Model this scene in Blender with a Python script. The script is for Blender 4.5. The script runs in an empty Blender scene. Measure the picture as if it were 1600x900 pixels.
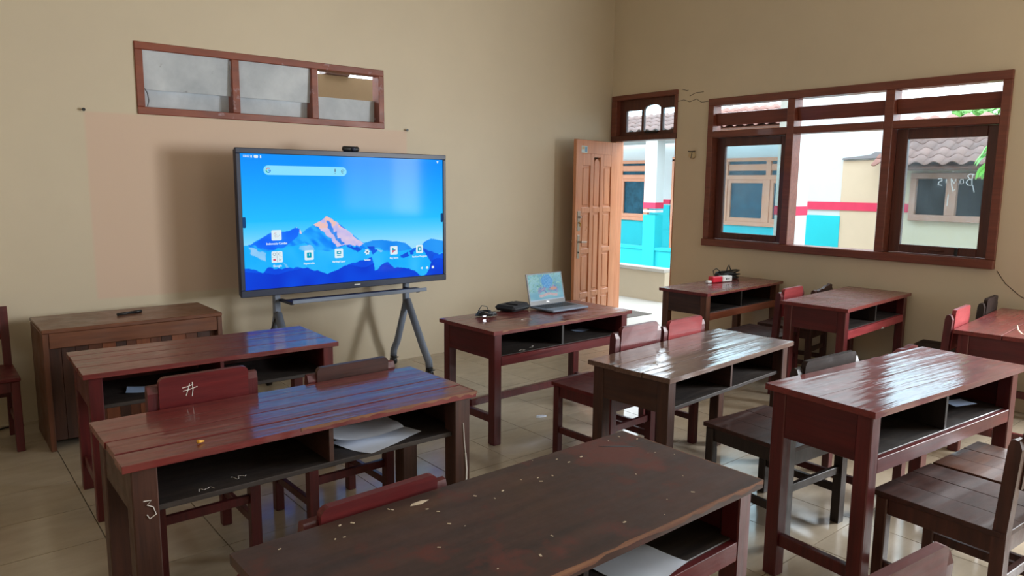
import bpy, bmesh, math, random
import numpy as np
from mathutils import Vector, Matrix

random.seed(7)
scene = bpy.context.scene
COL = scene.collection
PI = math.pi

def lin(c):
    """display colour 0-255 to scene-linear"""
    out = []
    for v in c:
        v = v / 255.0
        out.append(v / 12.92 if v <= 0.04045 else ((v + 0.055) / 1.055) ** 2.4)
    return tuple(out)

# ------------------------------------------------------------------ camera
F_PX, YAW, PITCH, ROLL = 1136.14, 0.69026, 0.142034, 0.009432
CAM = Vector((-5.9512, -5.5354, 1.566))
cam_data = bpy.data.cameras.new('camera')
cam = bpy.data.objects.new('camera', cam_data)
COL.objects.link(cam)
fw = Vector((math.sin(YAW) * math.cos(PITCH), math.cos(YAW) * math.cos(PITCH), -math.sin(PITCH)))
rt = Vector((math.cos(YAW), -math.sin(YAW), 0))
up = rt.cross(fw)
rt2 = rt * math.cos(ROLL) + up * math.sin(ROLL)
up2 = up * math.cos(ROLL) - rt * math.sin(ROLL)
M = Matrix((rt2, up2, -fw)).transposed().to_4x4()
M.translation = CAM
cam.matrix_world = M
cam_data.sensor_fit = 'HORIZONTAL'
cam_data.sensor_width = 36.0
cam_data.lens = F_PX / 1600 * 36.0
cam_data.clip_start = 0.02
scene.camera = cam

# ------------------------------------------------------------------ world, lights, exposure
world = bpy.data.worlds.new('world')
scene.world = world
world.use_nodes = True
bg = world.node_tree.nodes['Background']
bg.inputs['Color'].default_value = (0.80, 0.92, 1.0, 1)
bg.inputs['Strength'].default_value = 5.6

def area(name, loc, rot, sx, sy, energy, color=(1, 1, 1)):
    l = bpy.data.lights.new(name, 'AREA')
    l.shape = 'RECTANGLE'; l.size = sx; l.size_y = sy; l.energy = energy; l.color = color
    o = bpy.data.objects.new(name, l); COL.objects.link(o)
    o.location = loc; o.rotation_euler = rot
    return o
# daylight through the right wall's rear bays, then two added fill lamps
area('daylight_right_rear_bay', (0.03, -5.21, 1.72), (0, PI / 2, 0), 1.24, .78, 190, (0.95, 0.98, 1.0))
area('daylight_right_rear_bay', (0.03, -6.05, 1.72), (0, PI / 2, 0), 1.24, .78, 75, (0.95, 0.98, 1.0))
area('daylight_right_rear_bay', (0.03, -6.89, 1.72), (0, PI / 2, 0), 1.24, .78, 75, (0.95, 0.98, 1.0))
area('rear_fill_light', (-2.6, -8.93, 1.85), (PI / 2, 0, 0), 0.98, 0.88, 4, (1.0, 0.96, 0.9))  # weak fill lamp added at the unseen back wall
area('left_fill_light', (-7.93, -4.2, 2.5), (0, -PI / 2, 0), 0.43, 2.58, 3, (1.0, 0.95, 0.88))  # weak fill lamp added high on the unseen left wall

scene.view_settings.view_transform = 'Standard'
scene.view_settings.look = 'None'
scene.view_settings.exposure = 0.0
scene.view_settings.gamma = 1.0
scene.view_settings.use_curve_mapping = False

# ------------------------------------------------------------------ helpers
class MB:
    def __init__(self):
        self.bm = bmesh.new()
    def box(self, c, s, bev=0.0, rot=None):
        r = bmesh.ops.create_cube(self.bm, size=1.0)
        vs = r['verts']
        mat = Matrix.Diagonal((s[0], s[1], s[2], 1))
        R = rot if rot is not None else Matrix.Identity(4)
        bmesh.ops.transform(self.bm, matrix=mat, verts=vs)
        if bev > 0:
            es = list({e for v in vs for e in v.link_edges})
            g = bmesh.ops.bevel(self.bm, geom=es, offset=min(bev, min(s) * .45), segments=1, affect='EDGES', profile=.5)
            vs = list({v for f in g['faces'] for v in f.verts} | {v for v in vs if v.is_valid})
        bmesh.ops.transform(self.bm, matrix=Matrix.Translation(c) @ R, verts=vs)
        return self
    def bar(self, a, b, w, d, bev=0.0, up=(0, 0, 1)):
        """box from a to b, cross section w (side) x d (along up)"""
        a = Vector(a); b = Vector(b); z = (b - a); L = z.length; z.normalize()
        u = Vector(up)
        if abs(z.dot(u)) > .98: u = Vector((0, 1, 0))
        x = u.cross(z).normalized(); y = z.cross(x)
        R = Matrix((x, y, z)).transposed().to_4x4()
        return self.box((a + b) / 2, (w, d, L), bev, R)
    def tube(self, pts, r, n=8, closed=False, cap=True, flat=1.0):
        pts = [Vector(p) for p in pts]
        rings = []
        prev = None
        for i, p in enumerate(pts):
            if closed:
                t = (pts[(i + 1) % len(pts)] - pts[i - 1]).normalized()
            else:
                t = (pts[min(i + 1, len(pts) - 1)] - pts[max(i - 1, 0)]).normalized()
            if prev is None:
                a = Vector((0, 0, 1)) if abs(t.z) < .9 else Vector((1, 0, 0))
                x = a.cross(t).normalized()
            else:
                x = (prev - t * prev.dot(t)).normalized()
            prev = x
            y = t.cross(x)
            rr = r[i] if isinstance(r, (list, tuple)) else r
            rings.append([self.bm.verts.new(p + x * rr * math.cos(2 * PI * k / n) + y * rr * flat * math.sin(2 * PI * k / n)) for k in range(n)])
        m = len(rings)
        for i in range(m if closed else m - 1):
            A, B = rings[i], rings[(i + 1) % m]
            for k in range(n):
                self.bm.faces.new((A[k], A[(k + 1) % n], B[(k + 1) % n], B[k]))
        if cap and not closed:
            self.bm.faces.new(rings[0][::-1]); self.bm.faces.new(rings[-1])
        return self
    def prism(self, poly, t, M=None):
        """poly: list of (u,v); extruded by t along +w; M maps (u,v,w) to space"""
        M = M or Matrix.Identity(4)
        a = [self.bm.verts.new(M @ Vector((u, v, 0))) for u, v in poly]
        b = [self.bm.verts.new(M @ Vector((u, v, t))) for u, v in poly]
        n = len(poly)
        self.bm.faces.new(a[::-1]); self.bm.faces.new(b)
        for i in range(n):
            self.bm.faces.new((a[i], a[(i + 1) % n], b[(i + 1) % n], b[i]))
        return self
    def ngon(self, pts):
        self.bm.faces.new([self.bm.verts.new(p) for p in pts]); return self
    def mesh(self, name, smooth=False):
        bmesh.ops.recalc_face_normals(self.bm, faces=self.bm.faces)
        me = bpy.data.meshes.new(name); self.bm.to_mesh(me); self.bm.free()
        if smooth:
            for p in me.polygons: p.use_smooth = True
        return me
    def build(self, name, mat, parent=None, smooth=False):
        return link(name, self.mesh(name, smooth), mat, parent)

def link(name, me, mat, parent=None):
    if mat is not None:
        me.materials.clear(); me.materials.append(mat)
    o = bpy.data.objects.new(name, me); COL.objects.link(o)
    if parent is not None: o.parent = parent
    return o

def tag(o, label, cat, group=None):
    o['label'] = label; o['category'] = cat
    if group: o['group'] = group
    return o

def thing(name, loc, label, cat, rz=0.0, group=None):
    o = bpy.data.objects.new(name, None); COL.objects.link(o)
    o.empty_display_size = .1
    o.location = loc; o.rotation_euler = (0, 0, rz)
    return tag(o, label, cat, group)

def struct(o):
    o['kind'] = 'structure'; return o

def empty(name, loc=(0, 0, 0), rz=0):
    o = bpy.data.objects.new(name, None); COL.objects.link(o); o.location = loc; o.rotation_euler = (0, 0, rz); o.empty_display_size = .1
    return o

def text(name, s, size, mat, parent, loc, rot, align='CENTER', sx=1.0, thick=0.0):
    cu = bpy.data.curves.new(name, 'FONT'); cu.body = s; cu.size = size; cu.align_x = align; cu.align_y = 'CENTER'
    cu.offset = thick; cu.resolution_u = 3
    o = bpy.data.objects.new(name, cu); COL.objects.link(o); o.parent = parent
    o.location = loc; o.rotation_euler = rot; o.scale = (sx, 1, 1)
    me = bpy.data.meshes.new_from_object(o)
    bpy.data.objects.remove(o); bpy.data.curves.remove(cu)
    o = link(name, me, mat, parent)
    o.location = loc; o.rotation_euler = rot; o.scale = (sx, 1, 1)
    return o

# ------------------------------------------------------------------ materials
MATS = {}
def nodes(name):
    m = bpy.data.materials.new(name); m.use_nodes = True
    nt = m.node_tree; b = nt.nodes['Principled BSDF']
    MATS[name] = m
    return m, nt, b

def N(nt, kind, **kw):
    n = nt.nodes.new(kind)
    for k, v in kw.items(): setattr(n, k, v)
    return n

def coords(nt, scale=(1, 1, 1), jitter=True, kind='Object'):
    tc = N(nt, 'ShaderNodeTexCoord')
    mp = N(nt, 'ShaderNodeMapping'); mp.inputs['Scale'].default_value = scale
    if jitter:
        oi = N(nt, 'ShaderNodeObjectInfo')
        mu = N(nt, 'ShaderNodeVectorMath', operation='MULTIPLY_ADD')
        nt.links.new(oi.outputs['Random'], mu.inputs[0])
        mu.inputs[1].default_value = (7.3, 5.1, 3.7)
        nt.links.new(tc.outputs[kind], mu.inputs[2])
        nt.links.new(mu.outputs[0], mp.inputs['Vector'])
    else:
        nt.links.new(tc.outputs[kind], mp.inputs['Vector'])
    return mp

def noise(nt, vec, scale, detail=4, rough=.55):
    n = N(nt, 'ShaderNodeTexNoise'); n.inputs['Scale'].default_value = scale
    n.inputs['Detail'].default_value = detail; n.inputs['Roughness'].default_value = rough
    nt.links.new(vec.outputs[0], n.inputs['Vector'])
    return n

def ramp(nt, fac, stops):
    r = N(nt, 'ShaderNodeValToRGB')
    el = r.color_ramp.elements
    while len(el) < len(stops): el.new(.5)
    for e, (p, c) in zip(el, stops):
        e.position = p; e.color = (*c[:3], 1)
    nt.links.new(fac, r.inputs['Fac'])
    return r

def mixc(nt, fac, a, b):
    m = N(nt, 'ShaderNodeMix', data_type='RGBA')
    if hasattr(fac, 'name'): nt.links.new(fac, m.inputs['Factor'])
    else: m.inputs['Factor'].default_value = fac
    for s, v in (('A', a), ('B', b)):
        k = 6 if s == 'A' else 7
        if hasattr(v, 'name'): nt.links.new(v, m.inputs[k])
        else: m.inputs[k].default_value = (*v[:3], 1)
    return m.outputs[2]

def bump(nt, b, height, strength=.2, dist=.01):
    bp = N(nt, 'ShaderNodeBump'); bp.inputs['Strength'].default_value = strength; bp.inputs['Distance'].default_value = dist
    nt.links.new(height, bp.inputs['Height']); nt.links.new(bp.outputs['Normal'], b.inputs['Normal'])

def plain(name, col, rough=.6, metal=0.0, spec=.5, var=0.0, vscale=8):
    m, nt, b = nodes(name)
    c = lin(col)
    b.inputs['Roughness'].default_value = rough; b.inputs['Metallic'].default_value = metal
    b.inputs['Specular IOR Level'].default_value = spec
    v = coords(nt, jitter=True); n = noise(nt, v, vscale, 5)
    k = max(var, .04)
    r = ramp(nt, n.outputs['Fac'], [(.3, [x * (1 - k) for x in c]), (.7, [min(1, x * (1 + k)) for x in c])])
    nt.links.new(r.outputs['Color'], b.inputs['Base Color'])
    return m

def wood(name, c1, c2, rough=.35, axis='x', wear=None, wear_amt=.62, coat=0.0, bumpy=.25, stretch=14, scale=3.0):
    m, nt, b = nodes(name)
    sc = {'x': (1, stretch, stretch), 'y': (stretch, 1, stretch), 'z': (stretch, stretch, 1)}[axis]
    v = coords(nt, sc); n = noise(nt, v, scale, 6, .6)
    a, d = lin(c1), lin(c2)
    r = ramp(nt, n.outputs['Fac'], [(.32, d), (.68, a)])
    v2 = coords(nt, (1, 1, 1)); n2 = noise(nt, v2, 5.0, 6, .65)
    col = r.outputs['Color']
    if wear is not None:
        rw = ramp(nt, n2.outputs['Fac'], [(wear_amt, (0, 0, 0)), (wear_amt + .1, (1, 1, 1))])
        col = mixc(nt, rw.outputs['Color'], col, lin(wear))
    nt.links.new(col, b.inputs['Base Color'])
    rr = ramp(nt, n2.outputs['Fac'], [(.3, (rough * .75,) * 3), (.7, (min(1, rough * 1.35),) * 3)])
    nt.links.new(rr.outputs['Color'], b.inputs['Roughness'])
    b.inputs['Coat Weight'].default_value = coat; b.inputs['Coat Roughness'].default_value = .06
    bump(nt, b, n.outputs['Fac'], bumpy, .004)
    if coat > .3:      # hand-planed boards under thick varnish: the gloss is wavy
        v3 = coords(nt, {'x': (.5, 9, 9), 'y': (9, .5, 9), 'z': (9, 9, .5)}[axis]); n3 = noise(nt, v3, 2.6, 4, .55)
        bp = N(nt, 'ShaderNodeBump'); bp.inputs['Strength'].default_value = .5; bp.inputs['Distance'].default_value = .006
        nt.links.new(n3.outputs['Fac'], bp.inputs['Height']); nt.links.new(bp.outputs['Normal'], b.inputs['Coat Normal'])
    return m

def emis(name, col, strength=1.0):
    m = bpy.data.materials.new(name); m.use_nodes = True; nt = m.node_tree
    nt.nodes.remove(nt.nodes['Principled BSDF'])
    e = N(nt, 'ShaderNodeEmission'); e.inputs['Color'].default_value = (*lin(col), 1); e.inputs['Strength'].default_value = strength
    nt.links.new(e.outputs[0], nt.nodes['Material Output'].inputs['Surface'])
    return m

def wall_mat(name, col, patch=None, scuff=True):
    """painted plaster; patch = (x0,x1,z0,z1,colour) a differently painted rectangle"""
    m, nt, b = nodes(name)
    v = coords(nt, (1, 1, 1), jitter=False)
    n1 = noise(nt, v, .9, 5, .6); n2 = noise(nt, v, 14, 5, .7)
    c = lin(col)
    r = ramp(nt, n1.outputs['Fac'], [(.25, [x * .93 for x in c]), (.75, [x * 1.05 for x in c])])
    col_s = r.outputs['Color']
    if patch:
        x0, x1, z0, z1, pc = patch
        sep = N(nt, 'ShaderNodeSeparateXYZ'); nt.links.new(v.outputs[0], sep.inputs[0])
        def step(out, lo, hi):
            mr = N(nt, 'ShaderNodeMapRange'); mr.inputs['From Min'].default_value = lo; mr.inputs['From Max'].default_value = hi
            nt.links.new(out, mr.inputs['Value']); return mr.outputs[0]
        prod = None
        for o_, lo, hi in ((sep.outputs['X'], x0, x0 + .02), (sep.outputs['X'], x1, x1 - .02), (sep.outputs['Z'], z0, z0 + .02), (sep.outputs['Z'], z1, z1 - .02)):
            s = step(o_, lo, hi)
            if prod is None: prod = s
            else:
                mm = N(nt, 'ShaderNodeMath', operation='MULTIPLY'); nt.links.new(prod, mm.inputs[0]); nt.links.new(s, mm.inputs[1]); prod = mm.outputs[0]
        ml = N(nt, 'ShaderNodeMath', operation='MULTIPLY'); nt.links.new(prod, ml.inputs[0]); ml.inputs[1].default_value = .85
        col_s = mixc(nt, ml.outputs[0], col_s, lin(pc))
    if scuff:
        n3 = noise(nt, v, 4.2, 8, .75)
        rs = ramp(nt, n3.outputs['Fac'], [(.70, (0, 0, 0)), (.78, (.45, .45, .45))])
        col_s = mixc(nt, rs.outputs['Color'], col_s, [x * .72 for x in c])
    nt.links.new(col_s, b.inputs['Base Color'])
    b.inputs['Roughness'].default_value = .55
    bump(nt, b, n2.outputs['Fac'], .12, .004)
    return m

# wood finishes
RED_X = wood('red_painted_wood', (118, 33, 28), (86, 22, 20), .55, 'x', (124, 58, 44), .73, .75, .25)
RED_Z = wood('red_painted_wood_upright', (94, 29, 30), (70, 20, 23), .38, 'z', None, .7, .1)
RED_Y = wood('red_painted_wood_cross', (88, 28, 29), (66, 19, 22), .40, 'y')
BRN_X = wood('dark_brown_wood', (98, 62, 46), (62, 38, 30), .38, 'x', (120, 58, 44), .66, .15)
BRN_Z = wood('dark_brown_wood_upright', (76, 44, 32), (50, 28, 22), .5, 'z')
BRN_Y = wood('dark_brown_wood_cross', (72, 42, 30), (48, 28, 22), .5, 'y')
WORN_X = wood('worn_dark_table_wood', (74, 47, 37), (46, 31, 27), .52, 'x', (88, 42, 33), .56, .0, .2, 9, 2.0)
GREY_X = wood('weathered_grey_brown_wood', (112, 84, 70), (76, 52, 43), .5, 'x', (94, 54, 42), .62, .9, .15)
TEAK_X = wood('teak_brown_wood', (118, 74, 52), (88, 54, 40), .36, 'x', None, .7, .2)
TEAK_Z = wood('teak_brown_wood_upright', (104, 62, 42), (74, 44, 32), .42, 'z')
ORG_X = wood('orange_brown_wood', (150, 84, 56), (124, 66, 46), .42, 'x')
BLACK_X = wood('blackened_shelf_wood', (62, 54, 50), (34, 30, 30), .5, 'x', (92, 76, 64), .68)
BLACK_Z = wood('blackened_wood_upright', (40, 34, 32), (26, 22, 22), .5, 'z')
CH_RED = wood('chair_red_paint', (104, 34, 35), (80, 24, 27), .42, 'x', (128, 60, 52), .72, .08)
CH_PINK = wood('chair_faded_red_paint', (150, 60, 62), (126, 46, 50), .42, 'x', (164, 92, 84), .70, .05)
CH_DARK = wood('chair_dark_wood', (72, 42, 36), (46, 27, 24), .45, 'x', None, .7, .1)
CH_BLACK = wood('chair_black_wood', (54, 42, 38), (36, 28, 26), .62, 'x', None, .7, 0)
FRAME = wood('brown_window_frame', (126, 66, 48), (104, 52, 38), .42, 'y', None, .7, .15)
FRAME_W = wood('worn_brown_window_frame', (142, 72, 48), (116, 56, 40), .42, 'x', (178, 160, 168), .60, .1, stretch=4)
SASH = wood('dark_sash_wood', (96, 48, 36), (76, 38, 30), .4, 'z', None, .7, .15)
DOORW = wood('orange_door_wood', (206, 140, 100), (184, 118, 82), .34, 'z', None, .7, .35, .1)
OUTW = plain('orange_painted_frame', (196, 134, 102), .6, var=.06)

for _m, _s in ((CH_BLACK, .12), (CH_RED, .3), (CH_PINK, .3), (CH_DARK, .35)):
    _m.node_tree.nodes['Principled BSDF'].inputs['Specular IOR Level'].default_value = _s
CHALK = plain('white_chalk', (225, 220, 215), .9)
GREYMETAL = plain('blue_grey_metal', (118, 128, 146), .42, .0)
DARKMETAL = plain('dark_grey_bezel', (22, 34, 62), .4, .0)
BLACKP = plain('black_plastic', (24, 25, 28), .4)
BLACKF = plain('black_fabric', (26, 26, 32), .75, var=.2, vscale=40)
SILVER = plain('silver_metal', (190, 190, 196), .28, .9)
STEEL = plain('tarnished_steel', (160, 150, 140), .35, .8)
WHITEP = plain('white_plastic', (232, 232, 232), .4)
REDP = plain('red_plastic', (214, 36, 60), .35)
PAPER = plain('white_paper', (214, 222, 236), .8, var=.03)
BLUEPAPER = plain('blue_tinted_paper', (170, 195, 232), .8)
BOARD = None

def board_mat():
    m, nt, b = nodes('grey_fibre_board')
    v = coords(nt, (1, 1, 1)); n = noise(nt, v, 3.5, 6, .6); n2 = noise(nt, v, 22, 4, .6)
    r = ramp(nt, n.outputs['Fac'], [(.3, lin((168, 176, 184))), (.7, lin((206, 212, 218)))])
    r2 = ramp(nt, n2.outputs['Fac'], [(.68, (0, 0, 0)), (.74, (.6, .6, .6))])
    nt.links.new(mixc(nt, r2.outputs['Color'], r.outputs['Color'], lin((110, 110, 116))), b.inputs['Base Color'])
    b.inputs['Roughness'].default_value = .7
    return m
BOARD = board_mat()

def tile_mat(name, c):
    m, nt, b = nodes(name)
    v = coords(nt, (2.0, 5, 3)); n = noise(nt, v, 2.2, 6, .6)
    a = lin(c)
    r = ramp(nt, n.outputs['Fac'], [(.3, [x * .86 for x in a]), (.7, [min(1, x * 1.07) for x in a])])
    nt.links.new(r.outputs['Color'], b.inputs['Base Color'])
    v2 = coords(nt, (1, 1, 1)); n2 = noise(nt, v2, 6, 5, .6)
    rr = ramp(nt, n2.outputs['Fac'], [(.3, (.10,) * 3), (.75, (.26,) * 3)])
    nt.links.new(rr.outputs['Color'], b.inputs['Roughness'])
    return m
TILE = tile_mat('cream_ceramic_tile', (178, 163, 142))
GROUT = plain('dark_tile_grout', (78, 70, 62), .9)

def glass_mat(name, tint, haze, rough=.02):
    m = bpy.data.materials.new(name); m.use_nodes = True; nt = m.node_tree
    nt.nodes.remove(nt.nodes['Principled BSDF'])
    tr = N(nt, 'ShaderNodeBsdfTransparent'); tr.inputs['Color'].default_value = (*tint, 1)
    gl = N(nt, 'ShaderNodeBsdfGlossy'); gl.inputs['Roughness'].default_value = rough
    df = N(nt, 'ShaderNodeBsdfTranslucent'); df.inputs['Color'].default_value = (.8, .9, 1, 1)
    v = coords(nt, (1, 1, 1)); n = noise(nt, v, 6, 5, .7)
    rm = ramp(nt, n.outputs['Fac'], [(.35, (haze * .5,) * 3), (.75, (haze * 1.8,) * 3)])
    m1 = N(nt, 'ShaderNodeMixShader'); nt.links.new(rm.outputs['Color'], m1.inputs[0])
    nt.links.new(tr.outputs[0], m1.inputs[1]); nt.links.new(df.outputs[0], m1.inputs[2])
    fr = N(nt, 'ShaderNodeFresnel'); fr.inputs['IOR'].default_value = 1.4
    m2 = N(nt, 'ShaderNodeMixShader'); nt.links.new(fr.outputs[0], m2.inputs[0])
    nt.links.new(m1.outputs[0], m2.inputs[1]); nt.links.new(gl.outputs[0], m2.inputs[2])
    nt.links.new(m2.outputs[0], nt.nodes['Material Output'].inputs['Surface'])
    return m
GLASS = glass_mat('dusty_window_glass', (.84, .95, .98), .022)

def dust_mat():
    m = bpy.data.materials.new('finger_written_dust'); m.use_nodes = True; nt = m.node_tree
    nt.nodes.remove(nt.nodes['Principled BSDF'])
    t = N(nt, 'ShaderNodeBsdfTranslucent'); t.inputs['Color'].default_value = (.95, .95, .95, 1)
    nt.links.new(t.outputs[0], nt.nodes['Material Output'].inputs['Surface'])
    return m
DUST = dust_mat()

# ------------------------------------------------------------------ the room
WALL_F = wall_mat('cream_plaster_front', (207, 193, 168), patch=(-5.03, -2.57, .757, 2.02, (210, 181, 159)))
WALL_R = wall_mat('cream_plaster_right', (214, 198, 171))
WALL_P = wall_mat('cream_plaster_plain', (206, 190, 160), scuff=False)
CEIL = plain('grey_white_ceiling', (172, 164, 150), .8)

def wall_panel(name, mat, us, vs, holes, t, tomap):
    """wall with openings: us/vs full extents, holes (u0,u1,v0,v1); thickness t behind the face"""
    U = sorted({*us, *[h[0] for h in holes], *[h[1] for h in holes]})
    V = sorted({*vs, *[h[2] for h in holes], *[h[3] for h in holes]})
    bm = bmesh.new(); cache = {}
    def v(i, j, k):
        key = (i, j, k)
        if key not in cache: cache[key] = bm.verts.new(tomap(U[i], V[j], t * k))
        return cache[key]
    def solid(i, j):
        if i < 0 or j < 0 or i >= len(U) - 1 or j >= len(V) - 1: return False
        cu, cv = (U[i] + U[i + 1]) / 2, (V[j] + V[j + 1]) / 2
        return not any(h[0] < cu < h[1] and h[2] < cv < h[3] for h in holes)
    for i in range(len(U) - 1):
        for j in range(len(V) - 1):
            if not solid(i, j): continue
            for k in (0, 1):
                bm.faces.new((v(i, j, k), v(i + 1, j, k), v(i + 1, j + 1, k), v(i, j + 1, k)))
            for (di, dj, a, b) in ((-1, 0, (i, j), (i, j + 1)), (1, 0, (i + 1, j), (i + 1, j + 1)), (0, -1, (i, j), (i + 1, j)), (0, 1, (i, j + 1), (i + 1, j + 1))):
                if not solid(i + di, j + dj):
                    bm.faces.new((v(*a, 0), v(*b, 0), v(*b, 1), v(*a, 1)))
    bmesh.ops.recalc_face_normals(bm, faces=bm.faces)
    me = bpy.data.meshes.new(name); bm.to_mesh(me); bm.free()
    return struct(link(name, me, mat))

XL, YB, ZC = -7.9, -8.9, 4.05
TR = (-4.70, -2.80, 2.015, 2.495)               # high vent window in the front wall
WN = (-3.745, -1.255, .995, 2.38)               # window in the right wall
wall_front = wall_panel('wall_front', WALL_F, (XL, .15), (0, ZC), [TR], .14, lambda u, v, w: Vector((u, w, v)))
wall_right = wall_panel('wall_right', WALL_R, (YB, 0), (0, ZC),
                        [(WN[0], WN[1], WN[2], WN[3]), (-.875, -.012, -1, 2.50), (-7.33, -4.77, 1.06, 2.38)], .14, lambda u, v, w: Vector((w, u, v)))
wall_left = wall_panel('wall_left', WALL_P, (YB, 0), (0, ZC), [(-5.5, -2.9, 2.28, 2.73)], .14, lambda u, v, w: Vector((XL - w, u, v)))  # opening added and sized to let fill light in
wall_back = wall_panel('wall_back', WALL_P, (XL, 0), (0, ZC), [(-3.1, -2.1, 1.4, 2.3)], .14, lambda u, v, w: Vector((u, YB - w, v)))  # unseen opening added for the rear fill light
c = MB(); c.box(((XL + .14) / 2, YB / 2, ZC + .05), (-XL + .3, -YB + .3, .1)); struct(c.build('ceiling', CEIL))

# floor: dark joint bed with one ceramic tile per piece
f = MB(); f.box(((XL) / 2, YB / 2, -.058), (-XL, -YB, .10)); floor = struct(f.build('floor', GROUT))
tm = MB(); tm.box((0, 0, 0), (.3955, .3955, .010), 0); tile_me = tm.mesh('floor_tile'); tile_me.materials.append(TILE)
tx0, ty0 = -3.402, -2.062
xs = [tx0 + .4 * k for k in range(-8, 9)]
ys = [ty0 + .4 * k for k in range(-9, 6)]
far_tiles = MB()
ntile = 0
def clip(a, lo, hi): return max(lo, min(hi, a))
for x in [tx0 + .4 * k for k in range(-12, 9)]:
    for y in [ty0 + .4 * k for k in range(-18, 6)]:
        x0, x1, y0, y1 = clip(x, XL, 0), clip(x + .4, XL, 0), clip(y, YB, 0), clip(y + .4, YB, 0)
        if x1 - x0 < .02 or y1 - y0 < .02: continue
        d = Vector(((x0 + x1) / 2, (y0 + y1) / 2, 0)) - CAM
        zc = d.dot(fw); px = 800 + F_PX * d.dot(rt2) / max(zc, .01); py = 450 - F_PX * d.dot(up2) / max(zc, .01)
        inview = zc > .3 and -150 < px < 1750 and py < 1100
        if inview and ntile < 300:
            o = bpy.data.objects.new('floor_tile', tile_me); COL.objects.link(o); o.parent = floor
            o.location = ((x0 + x1) / 2, (y0 + y1) / 2, -.005 + random.uniform(-.0004, .0004))
            o.scale = ((x1 - x0) / .4, (y1 - y0) / .4, 1)
            ntile += 1
        else:
            far_tiles.box(((x0 + x1) / 2, (y0 + y1) / 2, -.005), (x1 - x0 - .0045, y1 - y0 - .0045, .010))
ft = far_tiles.build('floor_tile_field', TILE, floor); ft['kind'] = 'stuff'

# ------------------------------------------------------------------ window_1: high vent window with fibre boards in the front wall
w1 = struct(empty('window_1', (0, 0, 0)))
def fb(name, x0, x1, z0, z1, y0=-.012, y1=.10, mat=None):
    MB().box(((x0 + x1) / 2, (y0 + y1) / 2, (z0 + z1) / 2), (x1 - x0, y1 - y0, z1 - z0), .004).build(name, mat or FRAME_W, w1)
x0, x1, z0, z1 = TR
fb('frame_head', x0, x1, z1 - .05, z1); fb('frame_sill', x0, x1, z0, z0 + .05)
fb('frame_jamb', x0, x0 + .05, z0 + .05, z1 - .05); fb('frame_jamb', x1 - .05, x1, z0 + .05, z1 - .05)
m1, m2 = -4.03, -3.415
fb('mullion', m1 - .027, m1 + .027, z0 + .05, z1 - .05); fb('mullion', m2 - .027, m2 + .027, z0 + .05, z1 - .05)
def vboard(xa, xb, za, zb, y, tilt):
    o = MB().box((0, 0, 0), (xb - xa, .012, zb - za)).build('fibre_board', BOARD, w1)
    o.location = ((xa + xb) / 2, y, (za + zb) / 2); o.rotation_euler = (tilt, 0, 0)
for xa, xb in ((x0 + .05, m1 - .03), (m1 + .03, m2 - .03)):
    vboard(xa, xb, 2.185, 2.455, .028, math.radians(4))
    vboard(xa, xb, 2.055, 2.205, .088, math.radians(3))
vboard(m2 + .03, x1 - .05, 2.06, 2.245, .080, math.radians(4))
MB().tube([(-4.642, .02, 2.19), (-4.628, .012, 2.16), (-4.622, .01, 2.11), (-4.632, .012, 2.07)], .003, 6).build('wire', BLACKP, w1)
# what lies beyond the vent: the neighbouring classroom
nb = thing('neighbouring_room', (0, 0, 0), 'brown wall of the next classroom seen through the high vent', 'room')
MB().box((-2.5, 3.4, 1.46), (7.0, .12, 2.92)).build('far_wall', plain('neighbour_brown_wall', (150, 120, 88), .8), nb)
MB().box((-1.575, 3.4, 3.02), (.34, .2, .20), .01).build('beam_end', BRN_X, nb)
MB().box((-2.5, 1.6, 3.28), (7.0, 2.9, .06)).build('roof_deck', CEIL, nb)
MB().box((-2.5, 1.77, -.05), (7.0, 3.2, .1)).build('floor_slab', GROUT, nb)

# ------------------------------------------------------------------ window_2: three-bay window in the right wall
w2 = struct(empty('window_2'))
def rb(name, y0, y1, z0, z1, xa=-.022, xb=.11, mat=None, parent=None, bev=.004):
    return MB().box(((xa + xb) / 2, (y0 + y1) / 2, (z0 + z1) / 2), (xb - xa, y1 - y0, z1 - z0), bev).build(name, mat or FRAME, parent or w2)
ya, yb, za, zb = WN
rb('frame_head', ya, yb, zb - .065, zb); rb('frame_sill', ya, yb, za, za + .065, -.045)
rb('frame_jamb', ya, ya + .06, za + .065, zb - .065); rb('frame_jamb', yb - .06, yb, za + .065, zb - .065)
mu = (-2.93, -2.105)
for y in mu: rb('mullion', y - .035, y + .035, za + .065, zb - .065)
bays = [(ya + .06, mu[0] - .035), (mu[0] + .035, mu[1] - .035), (mu[1] + .035, yb - .06)]
for y0, y1 in bays:
    rb('transom_bar', y0, y1, 2.018, 2.078)
    o = rb('louvre_slat', y0, y1, -.058, .058, -.012, .012); o.location = (.045, 0, 2.188); o.rotation_euler = (0, math.radians(-14), 0)
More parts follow.
